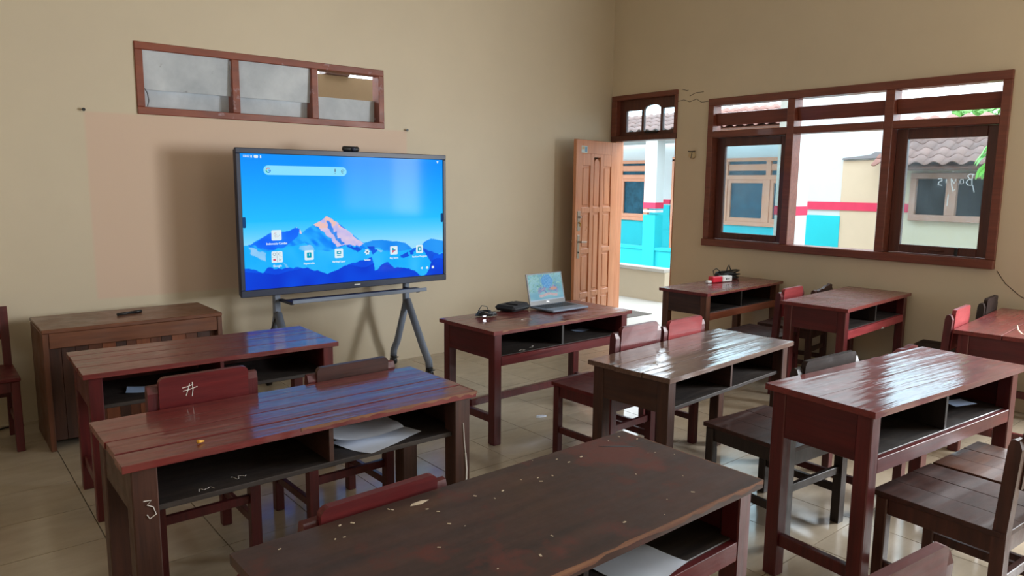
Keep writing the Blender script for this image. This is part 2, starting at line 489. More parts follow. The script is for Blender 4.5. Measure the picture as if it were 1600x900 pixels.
for k, (y0, y1) in enumerate((bays[0], bays[2])):
    s = MB()
    zlo, zhi = za + .068, 2.016
    sash = empty('sash'); sash.parent = w2
    for nm, a0, a1, b0, b1 in (('sash_stile', y0 + .003, y0 + .088, zlo, zhi), ('sash_stile', y1 - .088, y1 - .003, zlo, zhi),
                               ('sash_rail', y0 + .088, y1 - .088, zhi - .078, zhi), ('sash_rail', y0 + .088, y1 - .088, zlo, zlo + .062)):
        rb(nm, a0, a1, b0, b1, .065, .105, SASH, sash)
    rb('pane', y0 + .083, y1 - .083, zlo + .057, zhi - .073, .084, .088, GLASS, sash, 0)
    yc = (y0 + y1) / 2
    MB().tube([(.066, yc - .05, zlo + .03), (.045, yc - .04, zlo + .03), (.045, yc + .04, zlo + .03), (.066, yc + .05, zlo + .03)], .006, 6).build('pull_handle', SASH, sash)
    if k == 0:
        MB().box((.058, yc - .14, zlo + .03), (.014, .022, .06), .003).build('latch', BLACKP, sash)
        strokes = [[(0, .0), (.004, .045), (.0, .09)], [(-.012, .085), (.02, .09), (.036, .075), (.022, .055), (.002, .048), (.03, .046), (.042, .025), (.028, .004), (-.006, .0), (-.02, -.05)],
                   [(.085, .045), (.066, .05), (.060, .02), (.078, .012), (.086, .04), (.092, .008)],
                   [(.115, .05), (.125, .015), (.150, .055)], [(.150, .055), (.142, 0), (.128, -.045), (.116, -.03)], [(.140, .105), (.141, .112)],
                   [(.185, .05), (.184, .02)], [(.245, .052), (.222, .056), (.215, .038), (.238, .028), (.242, .006), (.212, .0)],
                   [(.16, -.07), (.163, -.16)]]
        for st_ in strokes:
            MB().tube([(.0826, -3.52 + u * .95, 1.585 + v_ * .95) for u, v_ in st_], .0036, 5).build('finger_writing', DUST, sash)

# ------------------------------------------------------------------ door_1 with its top light
d1 = struct(empty('door_1'))
rb('door_jamb', -.075, -.012, 0, 2.03, -.005, .12, DOORW, d1)
rb('door_jamb', -.875, -.860, 0, 2.03, -.002, .12, DOORW, d1)
rb('head_rail', -.880, -.012, 2.03, 2.085, -.022, .12, SASH, d1)
rb('head_rail', -.880, -.012, 2.455, 2.505, -.022, .12, FRAME, d1)
rb('side_stile', -.085, -.012, 2.085, 2.455, -.022, .12, FRAME, d1)
rb('side_stile', -.880, -.850, 2.085, 2.455, -.022, .12, FRAME, d1)
tl = empty('top_light'); tl.parent = d1
# board with three cut-outs, middle one arched
def toplight():
    y0, y1, z0, z1 = -.850, -.085, 2.085, 2.455
    panes = [(-.385, -.175), (-.635, -.415), (-.835, -.665)]
    lo, hi = 2.125, 2.345
    x = .055; t = .03
    b = MB()
    b.box((x, (y0 + y1) / 2, (z0 + lo) / 2), (t, y1 - y0, lo - z0), .002); 
    b.build('bottom_rail', SASH, tl)
    edges = [y1, panes[0][1], panes[0][0], panes[1][1], panes[1][0], panes[2][1], panes[2][0], y0]
    for a, c_ in ((0, 1), (2, 3), (4, 5), (6, 7)):
        if edges[a] - edges[c_] < .004: continue
        MB().box((x, (edges[a] + edges[c_]) / 2, (lo + hi) / 2), (t, edges[a] - edges[c_], hi - lo)).build('muntin', SASH, tl)
    M_ = Matrix(((0, 0, 1, x - t / 2), (1, 0, 0, 0), (0, 1, 0, 0), (0, 0, 0, 1)))
    poly = [(y0, hi), (panes[1][0], hi)]
    for k in range(0, 9):
        a = PI - PI * k / 8
        poly.append(((panes[1][0] + panes[1][1]) / 2 + (panes[1][1] - panes[1][0]) / 2 * math.cos(a), hi + .045 * math.sin(a)))
    poly += [(y1, hi), (y1, z1), (y0, z1)]
    MB().prism(poly, t, M_).build('top_rail', SASH, tl)
    for a, c_ in panes:
        MB().box((x, (a + c_) / 2, (lo + hi + .02) / 2), (.004, abs(a - c_) + .01, hi - lo + .08)).build('pane', GLASS, tl)
    MB().box((x - .03, -.53, 2.115), (.03, .16, .018), .003).build('latch_bar', BLACKP, tl)
toplight()
# leaf, swung into the room; local x from hinge to free edge
leaf = empty('door_leaf', (-.012, -.082, 0), PI + math.radians(12.5)); leaf.parent = d1
LW, LH, LT = .80, 2.015, .036
def lbox(name, u0, u1, v0, v1, y=0, t=LT, bev=.003, mat=DOORW, par=leaf):
    return MB().box(((u0 + u1) / 2, y, (v0 + v1) / 2), (u1 - u0, t, v1 - v0), bev).build(name, mat, par)
lbox('stile', .0, .115, .01, LH); lbox('stile', LW - .115, LW, .01, LH)
cols = [(.115, .27), (.335, .465), (.53, LW - .115)]
lbox('muntin', .27, .335, .12, 1.88); lbox('muntin', .465, .53, .12, 1.88)
lbox('rail', .115, LW - .115, .01, .12); 
lbox('rail', .115, LW - .115, 1.88, LH)
rows_side = [(.12, .42), (.49, .84), (.90, 1.27), (1.335, 1.88)]
rows_side = [(.12, .40), (.455, .86), (.91, 1.28), (1.335, 1.76)]
rows_mid = [(.12, .40), (.455, 1.28), (1.335, 1.80)]
for ci, (u0, u1) in enumerate(cols):
    rows = rows_mid if ci == 1 else rows_side
    prev = None
    for v0, v1 in rows:
        if prev is not None: lbox('rail', u0, u1, prev, v0)
        prev = v1
        lbox('panel_back', u0, u1, v0, v1, 0, .010, 0)
        if ci == 1 and v1 == 1.80:
            pl = [(u0 + .018, v0 + .02), (u1 - .018, v0 + .02)] + [((u0 + u1) / 2 + (u1 - u0 - .036) / 2 * math.cos(a * PI / 8), v1 - .02 + .05 * math.sin(a * PI / 8)) for a in range(9)]
            M_ = Matrix(((1, 0, 0, 0), (0, 0, 1, -.013), (0, 1, 0, 0), (0, 0, 0, 1)))
            MB().prism(pl, .026, M_).build('raised_panel', DOORW, leaf)
        else:
            lbox('raised_panel', u0 + .02, u1 - .02, v0 + .022, v1 - .022, 0, .026, .008)
    if prev < 1.88: lbox('rail', u0, u1, prev + (.045 if ci == 1 else 0), 1.88)
# hardware: the room side is local +y (leaf rotated by pi)
lk = lbox('lock_plate', LW - .085, LW - .035, 1.10, 1.30, .021, .006, .002, STEEL)
MB().tube([(LW - .06, .024, 1.24), (LW - .06, .05, 1.24)], .010, 10).build('key_cylinder', SILVER, lk)
MB().tube([(LW - .06, .024, 1.19), (LW - .06, .045, 1.17), (LW - .05, .045, 1.15)], .008, 8).build('bolt_knob', plain('brass', (196, 150, 80), .35, .8), lk)
lk2 = lbox('handle_plate', LW - .082, LW - .04, .82, 1.06, .021, .006, .002, STEEL)
MB().tube([(LW - .06, .024, .99), (LW - .06, .06, .99), (LW - .15, .062, .985)], .009, 8).build('lever', STEEL, lk2)
MB().tube([(LW - .06, .024, .88), (LW - .06, .03, .88)], .009, 10).build('key_hole', BLACKP, lk2)
MB().tube([(LW - .06, -.02, .99), (LW - .06, -.06, .99), (LW - .16, -.062, .985)], .009, 8).build('lever', STEEL, leaf)
st = lbox('sticker', LW - .20, LW - .09, 1.885, 1.955, .0186, .0012, 0, plain('sticker_paper', (196, 206, 206), .6))
lbox('sticker_print', LW - .19, LW - .155, 1.895, 1.945, .0194, .0008, 0, plain('sticker_print_blue', (96, 150, 190), .6), st)
lbox('sticker_print', LW - .145, LW - .10, 1.92, 1.945, .0194, .0008, 0, plain('sticker_print_tan', (190, 160, 110), .6), st)

# cracks in the plaster, hooks and nails
for pts in ([(-.88, 2.39), (-.95, 2.40), (-1.02, 2.375), (-1.10, 2.395), (-1.16, 2.36), (-1.255, 2.365)],
            [(-1.02, 2.43), (-1.09, 2.455), (-1.18, 2.455)], [(-.93, 2.50), (-.98, 2.485), (-1.0, 2.487)],
            [(-3.76, .985), (-3.82, .90), (-3.92, .82), (-4.05, .76)]):
    MB().tube([(-.0008, y, z) for y, z in pts], .0025, 5, flat=1).build('plaster_crack', plain('dark_crack', (60, 48, 38), .9), wall_right)  # cracks drawn as thin dark strips
def hook(name, loc, label, wall='front'):
    t = thing(name, loc, label, 'nail')
    if wall == 'front':
        MB().tube([(0, .01, 0), (0, -.022, 0)], .004, 8).build('shank', STEEL, t)
        MB().tube([(0, -.02, 0), (0, -.024, 0)], .011, 10).build('head', BLACKP, t)
    return t
hook('wall_nail', (-2.585, -.001, 2.018), 'dark nail head right of the high vent window')
hook('wall_nail', (-5.025, -.001, 2.02), 'dark nail head left of the high vent window')
ls = thing('lamp_socket', (-.001, -1.087, 1.86), 'bare cream lamp socket with black wires between door and window', 'socket')
MB().tube([(.005, 0, 0), (-.035, 0, 0)], [.036, .030], 14).build('body', plain('cream_bakelite', (196, 176, 140), .5), ls, True)
MB().tube([(-.03, .035, .038), (-.03, 0, .035), (-.03, -.045, .036)], .006, 6).build('wire', BLACKP, ls)
MB().tube([(-.03, -.012, .035), (-.036, -.010, 0), (-.036, -.004, -.03)], .004, 6).build('wire', BLACKP, ls)

# ------------------------------------------------------------------ school desks
def desk(loc, rz, w, d, h, label, top, legs, cross, nplank=3, rail=None, shelf_t=.018, name='school_desk', ov=.022, gap=.004, legw=.058,
         stretch=True, long=False, side=None, seed=0, ah=.155):
    t = thing(name, (loc[0], loc[1], 0), label, 'desk', math.radians(rz), 'two-seat school desks')
    rnd = random.Random(seed)
    th = .024
    # top boards
    y = -d / 2; cuts = [rnd.uniform(.8, 1.2) for _ in range(nplank)]; s = sum(cuts)
    for k in range(nplank):
        wd = d * cuts[k] / s
        zz = h - th / 2 - rnd.uniform(0, .003) * (gap > .0025)
        MB().box((rnd.uniform(-.003, .003), y + wd / 2, zz), (w, wd - gap, th), .0012 if gap > .0025 and nplank > 1 else 0).build('top_plank', top, t)
        y += wd
    iw, idp = w / 2 - ov, d / 2 - ov
    zt = h - th - .0035
    for sx in (-1, 1):
        for sy in (-1, 1):
            MB().box((sx * (iw - legw / 2), sy * (idp - legw / 2), zt / 2), (legw, legw, zt), .004).build('leg', legs, t)
    for sx in (-1, 1):
        MB().box((sx * (iw - .016), 0, zt - ah / 2), (.022, 2 * idp - 2 * legw, ah), .002).build('side_panel', side or cross, t)
    MB().box((0, idp - .018, zt - ah / 2), (2 * iw - 2 * legw, .02, ah), .002).build('back_panel', top, t)
    zs = zt - ah + shelf_t / 2
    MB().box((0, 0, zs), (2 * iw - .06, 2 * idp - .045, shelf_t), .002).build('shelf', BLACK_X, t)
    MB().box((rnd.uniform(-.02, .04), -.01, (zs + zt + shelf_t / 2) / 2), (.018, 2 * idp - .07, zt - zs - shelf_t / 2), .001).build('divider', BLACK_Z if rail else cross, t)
    if rail is not None:
        MB().box((0, -idp + .012, zs - .022), (2 * iw - 2 * legw, .022, .055), .001).build('front_rail', rail, t)
    if stretch:
        for sx in (-1, 1):
            MB().box((sx * (iw - legw / 2), 0, .155), (.03, 2 * idp - 2 * legw, .05), .003).build('side_stretcher', legs, t)
        if long: MB().box((0, .04, .195), (2 * iw - legw - .03, .035, .045), .003).build('long_stretcher', legs, t)
    return t

desks = {}
desks['A'] = desk((-2.764, -1.964), 1.0, 1.234, .56, .71, 'reddish desk holding the open laptop', RED_X, RED_Z, RED_Y, 1, CH_RED, seed=1, long=True)
desks['B'] = desk((-4.807, -1.655), -2.0, 1.212, .55, .71, 'red plank desk just in front of the wooden teacher cabinet', RED_X, RED_Z, RED_Y, 4, None, seed=2, gap=.006)
desks['C'] = desk((-4.877, -2.968), 0, 1.304, .526, .73, 'red plank desk with crumpled papers on its right shelf', RED_X, BRN_Z, BRN_Y, 4, None, seed=3, gap=.009, legw=.075)
desks['D'] = desk((-4.828, -4.247), .5, 1.286, .519, .76, 'worn dark brown desk nearest the camera with one broad top board', WORN_X, RED_Z, RED_Y, 1, CH_RED, seed=4)
desks['E'] = desk((-2.804, -3.264), 4.0, 1.204, .486, .71, 'weathered grey brown desk in the middle of the room', GREY_X, BRN_Z, BRN_Y, 3, None, seed=5, gap=.003, legw=.062)
desks['F'] = desk((-2.80, -4.295), -5.0, 1.225, .452, .795, 'tall glossy red desk in the right foreground', RED_X, RED_Z, RED_Y, 2, CH_RED, seed=6, gap=.002, ah=.18)
desks['G'] = desk((-.655, -1.95), 3.0, 1.20, .46, .74, 'desk by the door carrying the power strip and black cables', RED_X, TEAK_Z, BRN_Y, 1, ORG_X, seed=7)
desks['H'] = desk((-.622, -3.01), 3.5, 1.17, .48, .765, 'reddish desk standing against the wall under the big window', RED_X, RED_Z, RED_Y, 1, CH_PINK, seed=8)
desks['I'] = desk((-.655, -4.14), 5.0, 1.16, .50, .74, 'red desk at the right edge with a pale crack across its top', RED_X, RED_Z, RED_Y, 2, CH_RED, seed=9)

# marks on the desks: scratches, chips and chalk
def scribble(parent, pts, r, mat, name='chalk_mark'):
    return MB().tube(pts, r, 5).build(name, mat, parent)
dC = desks['C']
scribble(dC, [(-.60, -.2425, .60), (-.578, -.2425, .598), (-.590, -.2425, .585), (-.573, -.2425, .575), (-.566, -.2425, .55), (-.585, -.2425, .54), (-.592, -.2425, .555)], .0015, CHALK)
scribble(dC, [(.595, -.2425, .60), (.600, -.2425, .52), (.606, -.2425, .47)], .0018, CHALK)
scribble(dC, [(.606, -.2425, .47), (.612, -.2425, .40), (.610, -.2425, .30)], .0035, CHALK)
dD = desks['D']
rr = random.Random(5)
chips = MB()
for k in range(46):
    x, y = rr.uniform(-.62, .62), rr.uniform(-.25, .25)
    a = rr.uniform(0, PI); s = rr.uniform(.0015, .005)
    chips.box((x, y, .7595), (s * 2, s, .002), 0, Matrix.Rotation(a, 4, 'Z'))
o = chips.build('paint_chips', plain('pale_chip', (196, 180, 156), .8), dD); o['kind'] = 'stuff'
MB().prism([(-.03, -.004), (.0, -.010), (.028, 0), (.01, .008), (-.02, .006)], .0016, Matrix.Translation((-.18, .215, .7585))).build('paint_fleck', plain('pale_fleck', (206, 190, 168), .8), dD)
MB().prism([(-.06, .006), (-.02, -.003), (.03, -.009), (.06, -.008), (.02, .006)], .0016, Matrix.Translation((.52, .17, .7586)) @ Matrix.Rotation(-.6, 4, 'Z')).build('knot_hole', BLACKP, dD)
dI = desks['I']
MB().tube([(-.50, -.16, .7395), (-.42, -.06, .7395), (-.30, -.02, .7395), (-.12, .02, .7395)], [.004, .006, .004, .003], 5, flat=.4).build('pale_crack', plain('raw_wood', (214, 190, 168), .8), dI)

# splintered pale edges along the older tops
RAW = wood('splintered_raw_wood', (142, 98, 70), (96, 58, 42), .7, 'x', None, .7, 0, .3)
def chipped(t, p0, p1, inward, h, seed, wmax=.008):
    rg = random.Random(seed); n = 36; a = Vector(p0); b_ = Vector(p1); iv = Vector(inward); poly = []
    dirv = (b_ - a)
    out = [a + dirv * k / n for k in range(n + 1)]
    m = MB(); prev = None
    for k, q in enumerate(out):
        w_ = rg.uniform(.0008, wmax) * (.4 + .6 * abs(math.sin(k * .37 + seed)))
        d_ = rg.uniform(.002, .014)
        o_ = q - iv * .0008
        cur = [m.bm.verts.new((q.x + iv.x * w_, q.y + iv.y * w_, h + .0006)), m.bm.verts.new((o_.x, o_.y, h + .0006)), m.bm.verts.new((o_.x, o_.y, h - d_)), m.bm.verts.new((q.x + iv.x * .003, q.y + iv.y * .003, h - d_))]
        if prev:
            for i_ in range(4): m.bm.faces.new((prev[i_], prev[(i_ + 1) % 4], cur[(i_ + 1) % 4], cur[i_]))
        else: m.bm.faces.new(cur)
        prev = cur
    m.bm.faces.new(prev[::-1])
    return m.build('splintered_edge', RAW, t)
chipped(desks['D'], (-.64, -.2592, 0), (.64, -.2592, 0), (0, 1, 0), .7592, 3)
chipped(desks['D'], (.642, -.255, 0), (.642, .255, 0), (-1, 0, 0), .7592, 4, .005)
chipped(desks['C'], (.652, -.26, 0), (.652, .10, 0), (-1, 0, 0), .7285, 5, .012)
chipped(desks['C'], (-.1, -.259, 0), (.65, -.259, 0), (0, 1, 0), .7285, 6, .006)
chipped(desks['A'], (-.55, -.2785, 0), (.6, -.2785, 0), (0, 1, 0), .709, 8, .003)
chipped(desks['G'], (-.55, -.229, 0), (.55, -.229, 0), (0, 1, 0), .739, 9, .004)
# chalk doodles on shelves and rails
def doodle(t, x, y, z, seed, s=.03, face='top'):
    rg = random.Random(seed); pts = []
    for k in range(9):
        u, v_ = s * (k / 8 - .5) * 1.6, rg.uniform(-.5, .5) * s
        pts.append((x + u, y + v_, z) if face == 'top' else (x + u, y, z + v_))
    MB().tube(pts, .0014, 5).build('chalk_mark', CHALK, t)
doodle(desks['C'], -.40, -.18, .7285 - .024 - .155 + .0155, 1); doodle(desks['C'], -.28, -.15, .7285 - .024 - .155 + .0155, 2)
doodle(desks['A'], -.33, -.20, .71 - .0275 - .155 + .0185, 3); doodle(desks['A'], -.22, -.17, .71 - .0275 - .155 + .0185, 4); doodle(desks['A'], -.20, -.10, .7102, 5, .05)
doodle(desks['E'], -.42, -.02, .7098, 6, .06); doodle(desks['H'], .10, -.2195, .55, 7, .03, 'front')

# ------------------------------------------------------------------ chairs
def chair_parts(t, w, d, sh, bh, frame, seat, plank, gap_bottom=.60, broken=False, plank_top=None, two=True):
    """sitter faces +y; origin on the floor below the back posts' plane centre is at y=0 (back), front at y=d"""
    lw = .042
    bt = bh - .028
    # back posts: straight to the seat, then leaning back and tapering, rounded top
    for sx in (-1, 1):
        prof = [(.0, 0), (lw, 0), (lw, sh), (lw * .55, bt - .03), (lw * .40, bt - .006), (lw * .15, bt), (-lw * .20, bt - .004), (-lw * .42, bt - .03), (0, sh)]
        M_ = Matrix(((0, 0, 1, sx * (w / 2 - lw / 2) - lw / 2), (1, 0, 0, 0), (0, 1, 0, 0), (0, 0, 0, 1)))
        MB().prism(prof, lw, M_).build('back_post', frame, t)
    for sx in (-1, 1):
        MB().box((sx * (w / 2 - lw / 2), d - lw / 2, (sh - .02) / 2), (lw, lw, sh - .02), .004).build('leg', frame, t)
    # seat boards
    if two:
        bw = (w + .01) / 3
        for k in range(3):
            MB().box(((k - 1) * bw, d / 2 + .008, sh - .009 - .0008 * (k == 1)), (bw - .0015, d + .01, .020), .0015).build('seat_board', seat, t)
    else:
        MB().box((0, d / 2 + .008, sh - .009), (w + .01, d + .01, .02), .004).build('seat_board', seat, t)
    az = sh - .052
    for sx in (-1, 1):
        MB().box((sx * (w / 2 - lw / 2), d / 2, az), (.022, d - 2 * lw, .064), .002).build('side_apron', frame, t)
        MB().box((sx * (w / 2 - lw / 2), d / 2, .16), (.022, d - 2 * lw, .036), .002).build('side_stretcher', frame, t)
    MB().box((0, d - lw / 2, az), (w - 2 * lw, .022, .064), .002).build('front_apron', frame, t)
    MB().box((0, lw / 2, az), (w - 2 * lw, .022, .064), .002).build('rear_apron', frame, t)
    MB().box((0, lw * .6, .26), (w - 2 * lw, .022, .036), .002).build('rear_stretcher', frame, t)
    # back plank between the posts, standing a little above them
    pw = w / 2 - lw * .92
    lo, hi = gap_bottom, bh
    r = .022
    if broken:
        poly = [(-pw, lo), (pw, lo), (pw, hi - .01), (pw * .7, hi), (pw * .35, hi - .012), (pw * .1, hi - .010), (-pw * .25, hi - .028), (-pw * .5, hi - .022), (-pw, hi - .036)]
    else:
        poly = [(-pw, lo), (pw, lo), (pw, hi - r)]
        poly += [(pw - r + r * math.cos(a * PI / 8), hi - r + r * math.sin(a * PI / 8)) for a in range(1, 5)]
        poly += [(-pw + r + r * math.cos(a * PI / 8), hi - r + r * math.sin(a * PI / 8)) for a in range(4, 9)]
    lean = math.atan2(lw * .42, bt - sh)
    M_ = Matrix.Translation((0, .016, sh)) @ Matrix.Rotation(lean, 4, 'X') @ Matrix.Translation((0, 0, -sh)) @ Matrix(((1, 0, 0, 0), (0, 0, -1, 0), (0, 1, 0, 0), (0, 0, 0, 1)))
    return MB().prism(poly, .022, M_).build('backrest', plank, t)

def chair(x, y, rz, label, frame, seat, plank, w=.41, d=.42, sh=.44, bh=.82, **kw):
    t = thing('school_chair', (x, y, 0), label, 'chair', math.radians(rz), 'wooden school chairs')
    b = chair_parts(t, w, d, sh, bh, frame, seat, plank, **kw)
    return t, b

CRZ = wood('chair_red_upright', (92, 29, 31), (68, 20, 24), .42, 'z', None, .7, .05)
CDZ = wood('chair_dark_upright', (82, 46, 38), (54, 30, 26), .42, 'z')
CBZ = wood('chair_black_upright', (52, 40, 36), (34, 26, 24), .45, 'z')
ch1, b1 = chair(-5.125, -2.655, 0, 'dark red chair with a chalk hash mark on its backrest', CRZ, CH_RED, CH_RED, w=.41, bh=.838)
for pts in ([(-.035, .79), (-.015, .792), (.012, .80)], [(-.032, .775), (-.005, .778), (.03, .787)], [(-.02, .752), (-.012, .775), (-.004, .805)], [(.006, .745), (.010, .775), (.008, .81)]):
    MB().tube([(u * .85 - .055, -.0066 - .0476 * (v_ - .44), .778 + (v_ - .778) * .85) for u, v_ in pts], .0016, 5).build('chalk_mark', CHALK, b1)
chair(-4.494, -2.655, 1, 'dark maroon chair between the two red plank desks, right of the chalk-marked one', CRZ, CH_DARK, CH_DARK, w=.425, bh=.782)
chair(-5.08, -3.945, 2, 'red chair half hidden behind the worn dark foreground desk', CRZ, CH_RED, CH_RED, w=.42, bh=.79, broken=False)
chair(-2.965, -2.985, 2, 'red chair at the laptop desk, nearer the screen, with scratched backrest', CRZ, CH_RED, CH_RED, w=.385, d=.44, bh=.826)
chair(-2.525, -2.955, 2, 'faded red chair at the laptop desk, nearer the door', CRZ, CH_RED, CH_PINK, w=.40, d=.43, bh=.805)
chair(-2.90, -4.015, -4, 'dark brown chair at the weathered desk with pale worn top edge', CBZ, CH_DARK, CH_BLACK, w=.47, d=.45, sh=.45, bh=.838)
chair(-2.345, -4.07, -3, 'red chair with a broken chipped backrest behind the tall foreground desk', CRZ, CH_RED, CH_RED, w=.43, d=.43, bh=.808, broken=True)
chair(-.83, -2.665, 3, 'red backed chair at the power strip desk, farther from the wall', CRZ, CH_DARK, CH_PINK, w=.37, d=.42, bh=.812)
chair(-.30, -2.64, 8, 'dark chair close to the wall beneath the big window', CDZ, CH_DARK, CH_DARK, w=.38, d=.43, bh=.785, broken=True)
chair(-1.02, -3.885, 5, 'faded red chair beside the right wall, left of the blackish chair', CRZ, CH_RED, CH_PINK, w=.39, d=.42, bh=.845)
chair(-.30, -3.82, 5, 'blackish chair close to the right wall at the cracked desk', CBZ, CH_BLACK, CH_BLACK, w=.36, d=.42, bh=.835)
chair(-3.065, -4.86, -4, 'dark brown chair in the right foreground, nearest the camera under the tall desk', CDZ, CH_DARK, CH_DARK, w=.44, d=.43, sh=.45, bh=.80)
chair(-2.60, -4.89, -3, 'reddish brown chair farthest right under the tall red desk', CDZ, BRN_X, CH_RED, w=.42, d=.43, sh=.45, bh=.80)
chair(-4.50, -4.98, -6, 'red chair whose backrest shows at the bottom edge of the photo', CRZ, CH_RED, CH_RED, w=.41, d=.42, bh=.835)
chair(-5.755, -.20, 180, 'red chair at the left edge beside the wooden cabinet', CRZ, CH_RED, CH_RED, w=.42, d=.41, sh=.44, bh=.83, two=False)

# ------------------------------------------------------------------ teacher cabinet
tc_ = thing('teacher_cabinet', (-4.935, -.475, 0), 'brown wooden teacher cabinet with planked front against the wall', 'cabinet')
W, Dp, Hh = 1.0, .52, .72
MB().box((0, 0, Hh - .012), (W, Dp, .024), .004).build('top_board', TEAK_X, tc_)
for sx in (-1, 1):
    MB().box((sx * (W / 2 - .016), 0, (Hh - .024) / 2), (.03, Dp - .01, Hh - .024), .003).build('side_panel', TEAK_Z, tc_)
MB().box((0, -Dp / 2 + .02, Hh - .024 - .045), (W - .066, .024, .09), .003).build('front_rail', ORG_X if False else TEAK_X, tc_)
rr = random.Random(3)
fp = empty('front_panel'); fp.parent = tc_
xw = -W / 2 + .034; k = 0
fmats = [wood('cabinet_plank_%s' % n_, c_, d_, .42, 'z') for n_, c_, d_ in (('dark', (74, 44, 34), (52, 32, 26)), ('mid', (104, 60, 40), (82, 46, 32)), ('light', (134, 78, 50), (112, 62, 42)))]
seq = [0, 0, 0, 1, 2, 0, 1, 2, 1, 0, 2, 1, 0, 1]
while xw < W / 2 - .06:
    pw = rr.uniform(.055, .085)
    pw = min(pw, W / 2 - .034 - xw)
    MB().box((xw + pw / 2, -Dp / 2 + .055, (Hh - .06) / 2 + .03), (pw - .002, .014, Hh - .10), .001).build('plank', fmats[seq[k % len(seq)]], fp)
    xw += pw; k += 1
MB().box((0, Dp / 2 - .02, .36), (W - .07, .014, .64)).build('back_panel', TEAK_Z, tc_)
mk = thing('marker_pen', (-4.923, -.455, .7205), 'black marker pen lying on the wooden cabinet', 'pen', math.radians(20))
MB().tube([(-.08, 0, .009), (.03, 0, .009)], .009, 10).build('barrel', BLACKP, mk, True)
MB().tube([(.03, 0, .009), (.08, 0, .009)], .0095, 10).build('cap', BLACKP, mk, True)

# ------------------------------------------------------------------ interactive display on its trolley
tv = thing('display_trolley', (-3.355, -.39, 0), 'blue grey wheeled trolley stand carrying the big screen', 'stand')
for sx in (-.555, .555):
    lg = MB()
    MB().tube([(sx, .055, .60), (sx, .215, .22), (sx, .275, .135), (sx, .285, .085)], .030, 10, flat=1.0).build('rear_leg', GREYMETAL, tv, True)
    MB().tube([(sx, .045, .60), (sx, -.20, .23), (sx, -.275, .135), (sx, -.285, .085)], .030, 10).build('front_leg', GREYMETAL, tv, True)
    up_ = MB().box((sx, .065, .90), (.05, .045, .66), .008).build('upright', GREYMETAL, tv)
    for k in (0, 1): MB().tube([(sx - .03, .085 + .014 * k, .53 - .035 * k), (sx + .03, .085 + .014 * k, .53 - .035 * k)], .006, 8).build('bolt', BLACKP, tv)
    for sy in (-.285, .285):
        cs = empty('caster', (sx, sy, 0)); cs.parent = tv
        MB().tube([(-.017, .0, .036), (.017, .0, .036)], .036, 16).build('wheel', BLACKP, cs, True)
        MB().box((0, 0, .072), (.045, .05, .028), .006).build('fork', BLACKP, cs)
        MB().bar((0, -.02, .07), (.005, -.065, .075), .022, .008, .002).build('brake_lever', BLACKP, cs)
MB().box((0, .065, 1.0), (1.06, .03, .06), .005).build('cross_bar', GREYMETAL, tv)
MB().box((0, .065, 1.20), (1.06, .03, .06), .005).build('cross_bar', GREYMETAL, tv)
tr = MB().box((0, -.16, .715), (1.12, .16, .012), .003).build('tray', DARKMETAL, tv)
MB().box((0, -.243, .722), (1.12, .012, .028), .003).build('tray_lip', GREYMETAL, tr)
for sx in (-.53, .53): MB().box((sx, -.06, .70), (.03, .22, .02), .003).build('tray_bracket', DARKMETAL, tr)
MB().tube([(-.565, .03, .62), (-.60, .05, .50), (-.66, .1, .36), (-.70, .2, .2), (-.72, .25, .02)], .005, 6).build('power_cable', BLACKP, tv)

dp = thing('interactive_display', (-3.342, -.415, 0), 'large flat screen showing a blue mountain wallpaper', 'screen')
SX0, SX1, SZ0, SZ1 = -4.176 + 3.342, -2.505 + 3.342, .806, 1.758      # local screen area
FXa, FXb, FZa, FZb = -4.208 + 3.342, -2.477 + 3.342, .755, 1.797
yf = -.035
MB().box(((FXa + FXb) / 2, .012, (FZa + FZb) / 2), (FXb - FXa - .01, .05, FZb - FZa - .01), .01).build('housing', DARKMETAL, dp)
def bz(name, a, b_, c_, e): MB().box(((a + b_) / 2, -.022, (c_ + e) / 2), (b_ - a, .028, e - c_), .004).build(name, DARKMETAL, dp)
bz('bezel_top', FXa, FXb, SZ1, FZb); bz('bezel_bottom', FXa, FXb, FZa, SZ0)
bz('bezel_side', FXa, SX0, SZ0, SZ1); bz('bezel_side', SX1, FXb, SZ0, SZ1)
MB().box((.03, -.0365, .782), (.05, .0015, .008)).build('maker_plate', WHITEP, dp)
for k in range(7): MB().box((FXb - .10 - .03 * k, -.0365, .780), (.010, .002, .006)).build('port', BLACKP, dp)

# the picture on the screen, one colour value per grid point
GX, GY = 420, 240
def poly_h(pts, u):
    xs_, ys_ = zip(*pts); return np.interp(u, xs_, ys_)
def uvp(p):   # zoom coordinates (370,330 + 0.20625*) -> photograph pixel -> screen uv
    px = 370 + p[0] * .20625; py = 330 + p[1] * .20625
    u = (px - 384) / (692.4 - 376); 
    d_ = fw + rt2 * ((px - 800) / F_PX) + up2 * ((450 - py) / F_PX)
    tt = (-.45 - CAM.y) / d_.y; P = CAM + d_ * tt
    return ((P.x + 3.342 - SX0) / (SX1 - SX0), (P.z - SZ0) / (SZ1 - SZ0))
far = [uvp(p) for p in ((40, 268), (110, 255), (150, 225), (190, 205), (260, 165), (330, 160), (400, 150), (450, 122), (480, 135), (500, 165), (540, 130), (590, 100), (640, 70), (690, 32), (730, 55), (780, 95), (830, 135), (880, 175), (930, 215), (965, 240), (1000, 232), (1040, 220), (1110, 218), (1150, 222), (1180, 228), (1220, 228), (1280, 240), (1310, 262), (1335, 285), (1400, 262), (1430, 230), (1475, 208), (1520, 215), (1570, 225))]
mid = [uvp(p) for p in ((40, 262), (90, 265), (160, 290), (240, 300), (330, 285), (420, 265), (520, 250), (600, 285), (700, 300), (780, 280), (830, 250), (900, 270), (980, 285), (1060, 270), (1120, 300), (1240, 310), (1330, 290), (1400, 270), (1480, 330), (1570, 310))]
